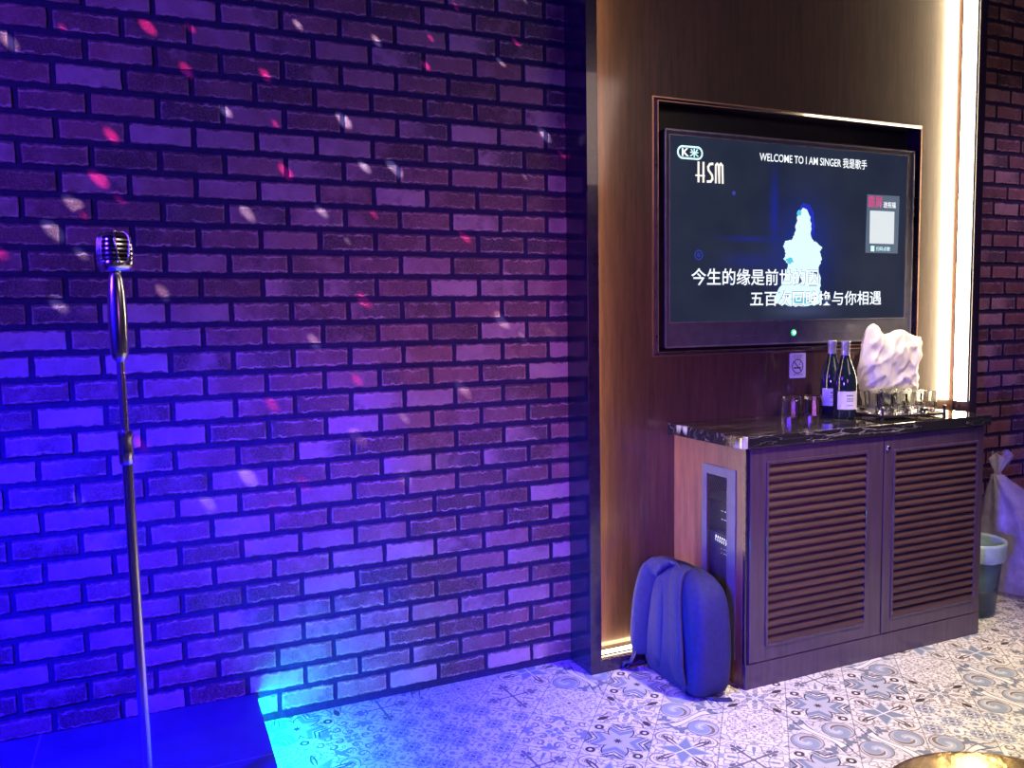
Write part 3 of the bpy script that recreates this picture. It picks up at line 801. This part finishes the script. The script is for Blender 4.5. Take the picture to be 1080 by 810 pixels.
# ------------------------------------------------------------------ things on the worktop
sign = empty('no_smoking_sign', (2.341, PY - .003, 1.051)); tag(sign, 'small pale no smoking sign on the wood panel below the television', 'sign')
def rrect(x0, x1, z0, z1, r, n=5):
    pts = []
    for cx, cz, a0 in ((x1 - r, z1 - r, 0), (x0 + r, z1 - r, PI / 2), (x0 + r, z0 + r, PI), (x1 - r, z0 + r, 1.5 * PI)):
        for i in range(n + 1):
            a = a0 + PI / 2 * i / n; pts.append((cx + r * math.cos(a), cz + r * math.sin(a)))
    return pts
kid(MB().prism(rrect(2.300, 2.382, 1.001, 1.101, .006), PY - .003, PY - .0004), 'plate', M['signplate'], sign)
b = MB(); yy = PY - .0034
cx, cz, R = 2.340, 1.048, .027
pts = [(cx + R * math.cos(2 * PI * i / 32), cz + R * math.sin(2 * PI * i / 32)) for i in range(33)]
for a, c in zip(pts[:-1], pts[1:]): stroke(b, [a, c], .004, yy)
stroke(b, [(cx - .019, cz + .019), (cx + .019, cz - .019)], .004, yy)
stroke(b, [(cx - .018, cz - .006), (cx + .014, cz - .006)], .006, yy - .0001)
stroke(b, [(cx + .006, cz + .004), (cx + .013, cz + .008), (cx + .010, cz + .014), (cx + .016, cz + .018)], .0022, yy - .0001)
kid(b, 'pictogram', M['ink'], sign, fix=False)
text_obj('NO SMOKING', 'sign_text', M['ink'], sign, 2.318, 2.364, 1.086, 1.093, yy)
text_obj('DILARANG', 'sign_text', M['ink'], sign, 2.322, 2.360, 1.078, 1.084, yy)
text_obj('MEROKOK', 'sign_text', M['ink'], sign, 2.316, 2.366, 1.012, 1.018, yy)

def bottle(loc, rz, label):
    r = empty('wine_bottle', loc, rz); tag(r, label, 'wine bottle', 'wine bottles on the worktop')
    MB().lathe([(0, .006), (.028, .0), (.039, .002), (.042, .006), (.042, .135), (.041, .150), (.036, .172), (.027, .198), (.0185, .222), (.0155, .238), (.0148, .286), (.0, .286)], n=40).build('body', M['bottleglass'], r, smooth=50)
    MB().lathe([(.0155, .232), (.0156, .270), (.0168, .272), (.0168, .289), (.0155, .2905), (.0, .2905)], n=32).build('neck_foil', M['foil'], r, smooth=40)
    b = MB(); n = 24; vs = []; A = 2.25
    for i in range(n + 1):
        a = -PI / 2 - A / 2 + A * i / n
        for z in (.036, .104): vs.append((.0424 * math.cos(a), .0424 * math.sin(a), z))
    b.add(vs, [(2 * i, 2 * i + 2, 2 * i + 3, 2 * i + 1) for i in range(n)])
    lb = b.build('paper_wrap', M['label'], r, smooth=180)
    b = MB(); rg = random.Random(4)
    for row, (z, hh, n_) in enumerate(((.085, .007, 5), (.074, .004, 8), (.066, .004, 7), (.050, .0025, 10))):
        a = -PI / 2 - .33
        for i in range(n_):
            w_ = .62 / n_ * .7; aa = a + .62 * i / n_
            vs = [(.0427 * math.cos(q), .0427 * math.sin(q), zz) for q, zz in ((aa, z), (aa + w_, z), (aa + w_, z + hh * (.6 + .4 * rg.random())), (aa, z + hh))]
            b.add(vs, [(0, 1, 2, 3)])
    b.build('printing', M['ink'], lb, fix=False)
    return r
bottle((2.430, -.165, WT), -.55, 'dark wine bottle with cream front wrap, partly hidden behind its twin')
bottle((2.378, -.283, WT), -.30, 'dark wine bottle with cream front wrap, the nearer of the pair')

def tumbler_mesh(h, rt, rb, base, th=.0042, n=28, facets=0):
    return [(0, 0), (rb - .003, 0), (rb, .003), (rt, h - .001), (rt - th * .5, h), (rt - th, h - .001), (rb - th * .6, base + .004), (rb - .006, base), (0, base)]
def tumbler(name, loc, h, rt, rb, base, label, group, flip=False, src=None):
    if src is None:
        o = MB().lathe(tumbler_mesh(h, rt, rb, base), n=16).build(name, M['glass'], smooth=18)
    else:
        o = src.copy(); COL.objects.link(o)
    o.location = loc
    if flip: o.rotation_euler = (PI, 0, 0); o.location.z += h
    tag(o, label, 'glass', group); return o
g0 = tumbler('whisky_tumbler', (2.247, -.145, WT), .078, .042, .034, .013, 'upside-down clear tumbler, the left one of the two standing outside the tray', 'upturned tumblers beside the bottles', True)
tumbler('whisky_tumbler', (2.348, -.150, WT), .078, .042, .034, .013, 'upside-down clear tumbler between its twin and the wine bottles', 'upturned tumblers beside the bottles', True, g0)

# gallery tray with twelve tumblers
TRZ = -.13
tray = empty('serving_tray', (2.598, -.315, WT), TRZ); tag(tray, 'rectangular glass tray with dark rim and corner posts holding tumblers', 'tray')
TW, TD = .290, .215
b = MB(); b.box(-TW / 2, TW / 2, -TD / 2, -TD / 2 + .008, .006, .015); b.box(-TW / 2, TW / 2, TD / 2 - .008, TD / 2, .006, .015); b.box(-TW / 2, -TW / 2 + .008, -TD / 2, TD / 2, .006, .015); b.box(TW / 2 - .008, TW / 2, -TD / 2, TD / 2, .006, .015)
b.build('rim', M['traydark'], tray, bevel=.001)
MB().box(-TW / 2 + .008, TW / 2 - .008, -TD / 2 + .008, TD / 2 - .008, .009, .013).build('base', simple('mirror_glass', (.6, .6, .6), .05, 1, var=.03), tray)
for sx_ in (-1, 1):
    for sy_ in (-1, 1):
        c = (sx_ * (TW / 2 - .004), sy_ * (TD / 2 - .004), 0)
        MB().lathe([(0, 0), (.006, 0), (.006, .005), (.0042, .006), (.0042, .034), (.006, .036), (.0055, .042), (0, .044)], c, 14).build('corner_post', M['traydark'], tray, smooth=40)
gs = None; names_c = ['leftmost', 'second from left', 'third from left', 'rightmost']; names_r = ['front row', 'middle row', 'back row']
ca, sa = math.cos(TRZ), math.sin(TRZ)
for j in range(3):
    for i in range(4):
        lx, ly = -.100 + i * .0665, -.068 + j * .0665
        loc = (2.598 + lx * ca - ly * sa, -.315 + lx * sa + ly * ca, WT + .0134)
        o = tumbler('shot_tumbler', loc, .082, .0305, .0255, .016, 'clear tumbler standing in the tray, %s of the %s' % (names_c[i], names_r[j]), 'clear tumblers in the serving tray', False, gs)
        gs = gs or o

# crumpled white carrier bag behind the tray
def white_bag():
    NS, NT = 60, 46
    def lerp(tab, z):
        for (z0, a), (z1, c) in zip(tab[:-1], tab[1:]):
            if z <= z1: return a + (c - a) * (z - z0) / (z1 - z0)
        return tab[-1][1]
    L = [(.86, 2.655), (.93, 2.63), (1.0, 2.605), (1.05, 2.598), (1.12, 2.618), (1.18, 2.635), (1.25, 2.65)]
    Rr = [(.86, 2.905), (.93, 2.915), (1.03, 2.94), (1.10, 2.952), (1.16, 2.955), (1.25, 2.95)]
    top = [(2.59, 1.03), (2.62, 1.12), (2.64, 1.185), (2.66, 1.208), (2.682, 1.212), (2.703, 1.203), (2.722, 1.174), (2.74, 1.166), (2.79, 1.178), (2.835, 1.188), (2.88, 1.170), (2.93, 1.154), (2.965, 1.150)]
    b = MB(); vs = []; idx = {}
    yc = -.135
    for side in (-1, 1):
        for j in range(NT + 1):
            t = j / NT
            for i in range(NS + 1):
                s = i / NS
                if side == 1 and (i in (0, NS) or j == NT): idx[(side, j, i)] = idx[(-1, j, i)]; continue
                z = .8606 + t * .32
                for _ in range(3):
                    x = lerp(L, z) * (1 - s) + lerp(Rr, z) * s; z = .8606 + t * (lerp(top, x) - .8606)
                u = 2 * s - 1; th = .052 * max(0, 1 - abs(u) ** 3.0) ** .6 * (max(0, 1 - t ** 5)) ** .5 * (1 - .1 * t)
                p_ = Vector((x, 0 if side < 0 else 3, z))
                q_ = Vector((x * 13 + z * 9, z * 5 - x * 6, side * 3.3)); q2_ = Vector((x * 17 - z * 15, z * 6 + x * 5, side * 5.1))
                warp = .35 * noise.noise(p_ * 11)
                fold = (1 - abs(noise.noise(q_ + Vector((warp, warp, 0))))) ** 6; fold2 = (1 - abs(noise.noise(q2_ - Vector((warp, 0, 0))))) ** 7
                dent = noise.noise(Vector((x * 8, z * 8, side * 2.2)))
                y = yc + side * (th + (.013 * fold + .011 * fold2 + .010 * dent - .008) * min(1, th / .02))
                y = min(y, PY - .006 if z < 1.09 else -.092)
                idx[(side, j, i)] = len(vs); vs.append((x + .004 * noise.noise(p_ * 40), y, z + (.004 * noise.noise(p_ * 33 + Vector((9, 9, 9))) if t > .05 else 0)))
    fs = []
    for side in (-1, 1):
        for j in range(NT):
            for i in range(NS):
                q = [idx[(side, j, i)], idx[(side, j, i + 1)], idx[(side, j + 1, i + 1)], idx[(side, j + 1, i)]]
                q = list(dict.fromkeys(q))
                if len(q) > 2: fs.append(q)
    fs.append([idx[(-1, 0, i)] for i in range(NS + 1)] + [idx[(1, 0, i)] for i in range(NS - 1, 0, -1)])
    b.add(vs, fs)
    o = b.build('plastic_bag', M['whitebag'], smooth=180)
    tag(o, 'crumpled white plastic carrier bag standing behind the tray of tumblers', 'plastic bag')
white_bag()

# ------------------------------------------------------------------ backpack
bp = empty('backpack', (1.62, -.32, 0)); tag(bp, 'dark backpack on the floor leaning against the sideboard, straps facing out', 'backpack')
def superring(cx, cy, z, hx, hy, e=.55, n=40, tilt=0):
    r = []
    for k in range(n):
        a = 2 * PI * k / n; c, s_ = math.cos(a), math.sin(a)
        r.append((cx + hx * math.copysign(abs(c) ** e, c), cy + hy * math.copysign(abs(s_) ** e, s_), z + tilt * c))
    return r
rings = []
spec = [(.004, 1.632, -0.330, .066, .140), (.010, 1.632, -0.330, .082, .158), (.035, 1.633, -0.330, .094, .170), (.09, 1.636, -0.330, .098, .174), (.16, 1.640, -0.329, .098, .174), (.23, 1.643, -0.328, .095, .171), (.29, 1.646, -0.326, .090, .166), (.34, 1.650, -0.322, .084, .157), (.38, 1.655, -0.316, .075, .143), (.408, 1.660, -0.310, .062, .120), (.425, 1.664, -0.306, .044, .086), (.432, 1.666, -0.302, .018, .040)]
for (z, cx, cy, hx, hy) in spec:
    rg_ = superring(cx, cy, z, hx, hy, .40)
    rg_ = [(x + .005 * noise.noise(Vector((x * 14, y * 14, q * 10))) * (1 if z > .02 else 0), y + .005 * noise.noise(Vector((x * 13 + 5, y * 14, q * 9))), q) for x, y, q in rg_]
    rings.append(rg_)
kid(MB().loft(rings), 'body', M['canvas'], bp, smooth=180, subd=1)
# padded back panel on the face towards the room's left
def back_x(y, z):      # x of the back face
    for (za, cxa, cya, hxa, hya), (zb_, cxb, cyb, hxb, hyb) in zip(spec[:-1], spec[1:]):
        if za <= z <= zb_:
            t = (z - za) / (zb_ - za); return (cxa - hxa) * (1 - t) + (cxb - hxb) * t
    return spec[0][1] - spec[0][3]
for yc_, w_ in ((-.262, .078), (-.368, .078)):
    rings = []
    for k in range(9):
        z = .05 + .32 * k / 8; x = back_x(yc_, z); f_ = math.sin(PI * (k + .6) / 9.2) ** .4
        yo = yc_ + (z - .2) * .07
        rings.append([(x + .006 - .014 * f_ * max(0, math.sin(a)), yo + w_ / 2 * f_ * math.cos(a), z) for a in [2 * PI * q / 16 for q in range(16)]])
    kid(MB().loft(rings), 'back_pad', M['canvas'], bp, smooth=180)
def catmull(P, n=8):
    P = [Vector(p) for p in P]; out = []
    Q = [P[0] * 2 - P[1]] + P + [P[-1] * 2 - P[-2]]
    for i in range(1, len(Q) - 2):
        for k in range(n):
            t = k / n; a, b_, c, d = Q[i - 1:i + 3]
            out.append(.5 * ((2 * b_) + (c - a) * t + (2 * a - 5 * b_ + 4 * c - d) * t * t + (3 * b_ - a - 3 * c + d) * t ** 3))
    out.append(P[-1]); return out
st1 = catmull([(1.655, -.240, .425), (1.615, -.222, .428), (1.570, -.196, .395), (1.547, -.180, .310), (1.536, -.174, .220), (1.530, -.174, .130), (1.536, -.180, .062)])
kid(MB().ribbon(st1, [(.3, 1, 0)] * 8 + [(.0, 1, 0)] * 4 + [(-.35, .8, 0)] * 4 + [(-.8, .6, 0)] * (len(st1) - 16), [.066] * 8 + [.072] * 8 + [.078] * (len(st1) - 16), .030), 'shoulder_strap', M['strapfab'], bp, smooth=180)
st2 = catmull([(1.645, -.318, .428), (1.600, -.328, .418), (1.566, -.350, .360), (1.544, -.380, .260), (1.530, -.405, .170), (1.526, -.415, .100), (1.540, -.418, .050)])
kid(MB().ribbon(st2, (.1, 1, 0), .066, .022), 'shoulder_strap', M['strapfab'], bp, smooth=180)
kid(MB().ribbon(catmull([(1.510, -.172, .078), (1.497, -.168, .045), (1.470, -.160, .012), (1.455, -.157, .014), (1.462, -.158, .028), (1.49, -.165, .030), (1.545, -.185, .03)]), (.2, 1, 0), .026, .004), 'adjuster_web', M['strapfab'], bp, smooth=180)
kid(MB().ribbon(catmull([(1.553, -.42, .058), (1.545, -.43, .02), (1.555, -.45, .012), (1.60, -.478, .010)]), (.2, 1, 0), .024, .004), 'adjuster_web', M['strapfab'], bp, smooth=180)
kid(MB().ribbon(catmull([(1.615, -.478, .012), (1.635, -.495, .006), (1.662, -.512, .004), (1.69, -.520, .004)]), (.4, 1, 0), .026, .004), 'web_tail', M['strapfab'], bp, smooth=180)
kid(MB().tube(catmull([(1.632, -.245, .412), (1.622, -.25, .432), (1.620, -.275, .440), (1.622, -.300, .434), (1.632, -.306, .416)]), .0075, 10), 'haul_loop', M['strapfab'], bp, smooth=180)
# zip line over the crown
zp = catmull([(1.655, -.4935, .10), (1.658, -.4885, .22), (1.662, -.469, .335), (1.668, -.395, .418), (1.672, -.29, .4335), (1.67, -.205, .419), (1.668, -.156, .34), (1.66, -.146, .2)])
kid(MB().tube(zp, .0035, 8), 'zip', M['black'], bp, smooth=180)

bp.scale = (.84, .97, .915); bp.location.x = 1.607

# ------------------------------------------------------------------ waste bin and clear bag
bn = empty('waste_bin', (3.075, -.305, 0)); tag(bn, 'smoked translucent waste bin with pale blue liner beside the sideboard', 'bin')
prof = [(0, .003), (.084, .003), (.088, .0), (.091, .004), (.118, .298), (.123, .302), (.123, .308), (.117, .308), (.088, .01), (0, .008)]
MB().lathe(prof, n=44).build('body', M['binplastic'], bn, smooth=45)
b = MB(); n = 64; rgs = []
for r_, z in ((.0, .105), (.05, .098), (.088, .11), (.095, .16), (.106, .24), (.1135, .300), (.117, .3115), (.1265, .3115), (.1285, .300), (.1275, .275), (.1262, .245), (.1225, .236)):
    ring_ = []
    for k in range(n):
        a = 2 * PI * k / n; wv = .0018 * math.sin(a * 9 + z * 30) + .0022 * noise.noise(Vector((math.cos(a) * 5, math.sin(a) * 5, z * 12)))
        zz = z + (.010 * noise.noise(Vector((math.cos(a) * 2, math.sin(a) * 2, 4))) if z < .12 or (r_ > .12 and z < .28) else 0)
        rr = max(0, r_ + (wv if .02 < r_ < .112 else .3 * abs(wv)))
        ring_.append((rr * math.cos(a), rr * math.sin(a), zz))
    rgs.append(ring_)
o = MB().loft(rgs, cap=False).build('liner', M['liner'], bn, smooth=180); o['label'] = 'pale blue plastic liner folded over the rim'

cb = empty('rubbish_bag', (3.53, -.21, 0)); tag(cb, 'big knotted see-through rubbish bag on the floor against the brick wall', 'rubbish bag')
b = MB(); n = 72; rgs = []
for (z, r_, ox, oy) in ((.004, .09, 0, 0), (.006, .15, 0, 0), (.03, .185, 0, 0), (.09, .198, 0, 0), (.16, .200, 0, 0), (.24, .188, -.005, 0), (.32, .160, -.02, .005), (.40, .118, -.05, .01), (.46, .078, -.085, .02), (.505, .040, -.115, .03), (.53, .024, -.128, .035)):
    rgs.append([(ox + (r_ + r_ * .13 * noise.noise(Vector((math.cos(2 * PI * k / n) * 2.2, math.sin(2 * PI * k / n) * 2.2, z * 7))) + r_ * .05 * math.sin(11 * 2 * PI * k / n + z * 10) * min(1, z / .3)) * math.cos(2 * PI * k / n),
                min(oy + (r_ + r_ * .13 * noise.noise(Vector((math.cos(2 * PI * k / n) * 2.2 + 7, math.sin(2 * PI * k / n) * 2.2, z * 7)))) * math.sin(2 * PI * k / n), .19), z) for k in range(n)])
MB().loft(rgs, cap=True).build('sack', M['clearbag'], cb, smooth=180)
rgs = []
for (z, r_) in ((.525, .024), (.54, .017), (.555, .026), (.585, .044), (.615, .058), (.62, .05)):
    rgs.append([(-.125 + .25 * (z - .53) + r_ * (1 + .3 * math.sin(7 * a + z * 20)) * math.cos(a), .036 + r_ * .55 * (1 + .3 * math.sin(5 * a)) * math.sin(a), z + (.014 * math.sin(4 * a) if z > .56 else 0)) for a in [2 * PI * k / 40 for k in range(40)]])
MB().loft(rgs, cap=False).build('knotted_neck', M['clearbag'], cb, smooth=180)

# ------------------------------------------------------------------ stage, microphone, gold table
SH = .099
sp = empty('stage_platform', (-1.08, -.6, 0)); tag(sp, 'low dark stage platform in the left corner under blue light', 'stage')
def stage_poly(x1a, x1b): return [(RX0 + .003, -1.25), (x1b, -1.25), (x1a, -.002), (RX0 + .003, -.002)]
def slab(mb, pts, z0, z1):
    n = len(pts); mb.add([(x, y, z0) for x, y in pts] + [(x, y, z1) for x, y in pts], [tuple(range(n))[::-1], tuple(range(n, 2 * n))] + [(i, (i + 1) % n, n + (i + 1) % n, n + i) for i in range(n)])
    return mb
kid(slab(MB(), stage_poly(.233, .246), SH - .022, SH), 'deck', M['stage'], sp, bevel=.001)
kid(slab(MB(), stage_poly(.211, .224), 0, SH - .022), 'skirt', M['pillar'], sp)
cl = empty('cyan_led_strip', (.22, -.4, .07)); tag(cl, 'cyan LED strip under the right edge of the stage platform', 'led strip')
kid(MB().box(.2235, .231, -.62, -.02, .062, .0765), 'diffuser', M['cyan'], cl)

ms = empty('microphone_stand', (-.066, -.60, SH)); tag(ms, 'slim chrome microphone stand on the stage before the brick wall', 'microphone stand')
MB().lathe([(0, 0), (.088, 0), (.092, .004), (.090, .010), (.045, .022), (.022, .030), (.018, .045), (0, .045)], n=48).build('base', M['chrome'], ms, smooth=40)
MB().tube([(0, 0, .04), (-.007, 0, .87)], .0118, 20).build('lower_tube', M['chrome'], ms, smooth=60)
MB().lathe([(.012, 0), (.0155, .004), (.0162, .03), (.0155, .056), (.0172, .062), (.0162, .074), (.011, .077)], (-.008, 0, .848), 24).build('clutch', M['chrome'], ms, smooth=40)
MB().tube([(-.008, 0, .918), (-.010, 0, 1.11)], .0088, 18).build('upper_tube', M['chrome'], ms, smooth=60)
MB().lathe([(.009, 0), (.0155, .008), (.0185, .02), (.0200, .10), (.0185, .150), (.0150, .180), (.010, .194)], (-.010, 0, 1.078), 28).build('grip_sleeve', M['chrome'], ms, smooth=40)

mic = empty('vintage_microphone', (-.075, -.60, SH + 1.2725), math.radians(-62)); tag(mic, 'vintage chrome ribbed microphone head on top of the stand', 'microphone')
MW, MD = .0355, .033
mic.scale = (.95, .95, .93)
def mic_ring(z, k=1.0, n=36):
    t = z / .098
    w = MW * (.74 + .30 * math.sin(PI * min(1, .14 + t * .80)) ** .8) * k; d = MD * (.78 + .26 * math.sin(PI * min(1, .14 + t * .8)) ** .8) * k
    if t > .82: f_ = max(.05, 1 - ((t - .82) / .18) ** 2) ** .5; w *= f_ * .9 + .1; d *= f_ * .75 + .25
    return superring(0, 0, z, w, d, .62, n)
MB().loft([mic_ring(z, .90) for z in (.008, .02, .035, .05, .065, .08, .09, .096)]).build('core', M['mesh_dark'], mic, smooth=180)
for i in range(6):
    z = .032 + i * .0105
    MB().loft([mic_ring(z - .0027, .97), mic_ring(z - .002, 1.03), mic_ring(z + .002, 1.03), mic_ring(z + .0027, .97)], cap=False).build('rib', M['chrome'], mic, smooth=60)
for sy_ in (-1, 1):
    for x in (-.010, 0, .010):
        pts = []; b = MB()
        for q in range(9):
            z = .014 + .078 * q / 8; t = z / .098; rr = mic_ring(z, 1.04)
            yv = max(p_[1] for p_ in rr if abs(p_[0] - x) < .009) if any(abs(p_[0] - x) < .009 for p_ in rr) else 0
            pts.append((x * (1 - .2 * t), sy_ * yv, z))
        b.tube(pts, .0021, 8); b.build('vertical_bar', M['chrome'], mic, smooth=60)
# side shields with the pointed outline
for sx_ in (-1, 1):
    b = MB(); zs = [.016, .026, .040, .055, .070, .085, .094]
    hw = [.004, .010, .013, .015, .017, .0165, .012]
    l_, r_ = [], []
    for z, h_ in zip(zs, hw):
        xr = max(p_[0] for p_ in mic_ring(z, 1.06)); l_.append((sx_ * xr, -h_, z)); r_.append((sx_ * xr, h_, z))
    b.tube(l_ + r_[::-1] + [l_[0]], .0019, 8); 
    b.build('side_shield', M['chrome'], mic, smooth=60)
MB().loft([mic_ring(z, k) for z, k in ((.002, .6), (.004, .98), (.014, 1.04), (.022, 1.05), (.026, 1.0))]).build('base_cup', M['chrome'], mic, smooth=60)
MB().loft([mic_ring(z, 1.03) for z in (.0885, .092, .095, .0975)]).build('crown_cap', M['chrome'], mic, smooth=60)
MB().tube([(0, 0, -.001), (0, 0, .006)], .012, 20).build('swivel', M['chrome'], mic, smooth=60)

gt = empty('gold_side_table', (1.215, -1.795, 0)); gt.scale = (1, 1, 1.02); tag(gt, 'round brass gold side table cut off by the bottom right corner', 'table')
MB().lathe([(0, .420), (.19, .420), (.212, .424), (.220, .434), (.216, .446), (.205, .4500), (.10, .4480), (0, .4475)], n=72).build('tabletop', M['gold'], gt, smooth=40)
MB().lathe([(0, 0), (.135, 0), (.140, .006), (.135, .012), (.04, .020), (.022, .05), (.018, .22), (.024, .40), (.06, .419), (0, .419)], n=48).build('pedestal', M['gold'], gt, smooth=40)

# ------------------------------------------------------------------ lights
def area(name, loc, tgt, size, power, col, sy=None, spread=180):
    l = bpy.data.lights.new(name, 'AREA'); l.size = size; l.energy = power; l.color = col; l.spread = math.radians(spread)
    if sy: l.shape = 'RECTANGLE'; l.size_y = sy
    o = bpy.data.objects.new(name, l); COL.objects.link(o); o.location = loc
    o.rotation_euler = (Vector(tgt) - Vector(loc)).to_track_quat('-Z', 'Y').to_euler(); return o
def spot(name, loc, tgt, power, col, ang, blend=.6, rad=.05):
    l = bpy.data.lights.new(name, 'SPOT'); l.energy = power; l.color = col; l.spot_size = math.radians(ang); l.spot_blend = blend; l.shadow_soft_size = rad
    o = bpy.data.objects.new(name, l); COL.objects.link(o); o.location = loc
    o.rotation_euler = (Vector(tgt) - Vector(loc)).to_track_quat('-Z', 'Y').to_euler(); return o
spot('stage_wash_blue', (-1.2, -1.35, 1.75), (.12, -.32, -.02), 2000, (.003, .0, 1.0), 71, 1.0, .08)
area('side_wash_blue', (-1.7, -1.4, 2.0), (.2, 0, 1.6), .6, 60, (.10, .02, 1.0))
spot('front_wash_blue', (-.9, -2.6, .9), (2.0, -.48, .50), 900, (.06, .02, 1.0), 27, 1.0, .10)
spot('front_wash_violet', (1.0, -3.5, 1.35), (1.2, 0, .62), 230, (.82, .22, 1.05), 48, 1.0, .35)
spot('warm_downlight', (2.2, -1.5, 2.9), (2.1, -1.05, 0), 600, (1.0, .87, .56), 56, .8, .12)
spot('worktop_fill', (2.70, -.95, 2.9), (2.80, -.17, .98), 340, (1.0, .83, .60), 30, 1.0, .06)  # added warm fill brightening the bag and glasses, not a room fixture
spot('room_violet', (4.45, -1.1, 2.8), (3.75, 0, .9), 60, (.80, .42, 1.0), 70, 1.0, .15)
area('room_warm', (2.8, -3.2, 2.7), (2.2, -.4, .6), 1.0, 12, (1.0, .72, .62))

# mirror-ball style projector: a spot lamp with a dot pattern in front of its bulb
g = spot('disco_projector', (.75, -1.9, 2.75), (.42, 0, 1.95), 520, (1, 1, 1), 58, .5, .003)
g.data.use_nodes = True; nt = g.data.node_tree; t = T(nt)
em = nt.nodes.get('Emission') or nt.nodes.new('ShaderNodeEmission')
tc = nt.nodes.new('ShaderNodeTexCoord'); sx = nt.nodes.new('ShaderNodeSeparateXYZ'); nt.links.new(tc.outputs['Normal'], sx.inputs[0])
X, Y, Z = (E(t, sx.outputs[i]) for i in range(3))
cb_ = nt.nodes.new('ShaderNodeCombineXYZ'); zz = Z.abs().max(.05)
px_, py_ = X / zz, Y / zz
nt.links.new(((px_ - py_) * .55).o, cb_.inputs[0]); nt.links.new(((px_ + py_) * 1.25).o, cb_.inputs[1])
vo = nt.nodes.new('ShaderNodeTexVoronoi'); vo.voronoi_dimensions = '2D'; vo.inputs['Scale'].default_value = 15; vo.inputs['Randomness'].default_value = 1
nt.links.new(cb_.outputs[0], vo.inputs['Vector'])
sc_ = nt.nodes.new('ShaderNodeSeparateColor'); nt.links.new(vo.outputs['Color'], sc_.inputs[0])
rr, gg, bb_ = (E(t, sc_.outputs[i]) for i in range(3))
d_ = E(t, vo.outputs['Distance'])
mask = (1 - d_ / (.09 + rr * .13)).max(0) * (.5 + rr * 1.6)
mask = mask.min(1) * gg.gt(.58)
colr = ramp(nt, bb_, [(.0, (1, .04, .32)), (.50, (1, .05, .38)), (.56, (.85, .7, .9)), (.8, (.8, .75, 1))])
nt.links.new(colr, em.inputs['Color']); nt.links.new((mask * 1.0).o, em.inputs['Strength'])
nt.links.new(em.outputs[0], nt.nodes.get('Light Output').inputs[0] if nt.nodes.get('Light Output') else nt.nodes.new('ShaderNodeOutputLight').inputs[0])

w = bpy.data.worlds.new('room_ambience'); SC.world = w; w.use_nodes = True
w.node_tree.nodes['Background'].inputs[0].default_value = (.10, .07, .25, 1); w.node_tree.nodes['Background'].inputs[1].default_value = .15

# ------------------------------------------------------------------ camera
cd_ = bpy.data.cameras.new('camera'); cam = bpy.data.objects.new('camera', cd_); COL.objects.link(cam)
r2 = Vector((0.915841026378472, -0.4012062333475384, -0.01639428940538596)); u2 = Vector((0.04732458817105328, 0.06730477485351687, 0.9966094774967563)); fw = Vector((0.3987425206276191, 0.9135116997636089, -0.08062739384684861))
Mx = Matrix((r2, u2, -fw)).transposed().to_4x4(); Mx.translation = (0, -2.5808544676373555, 1.2572929969247266)
cam.matrix_world = Mx; cd_.sensor_width = 36; cd_.lens = 854.962671149247 / 1080 * 36; cd_.clip_start = .02
SC.camera = cam
SC.view_settings.view_transform = 'Standard'; SC.view_settings.look = 'None'; SC.view_settings.gamma = 1; SC.view_settings.exposure = 0
SC.view_settings.use_curve_mapping = False
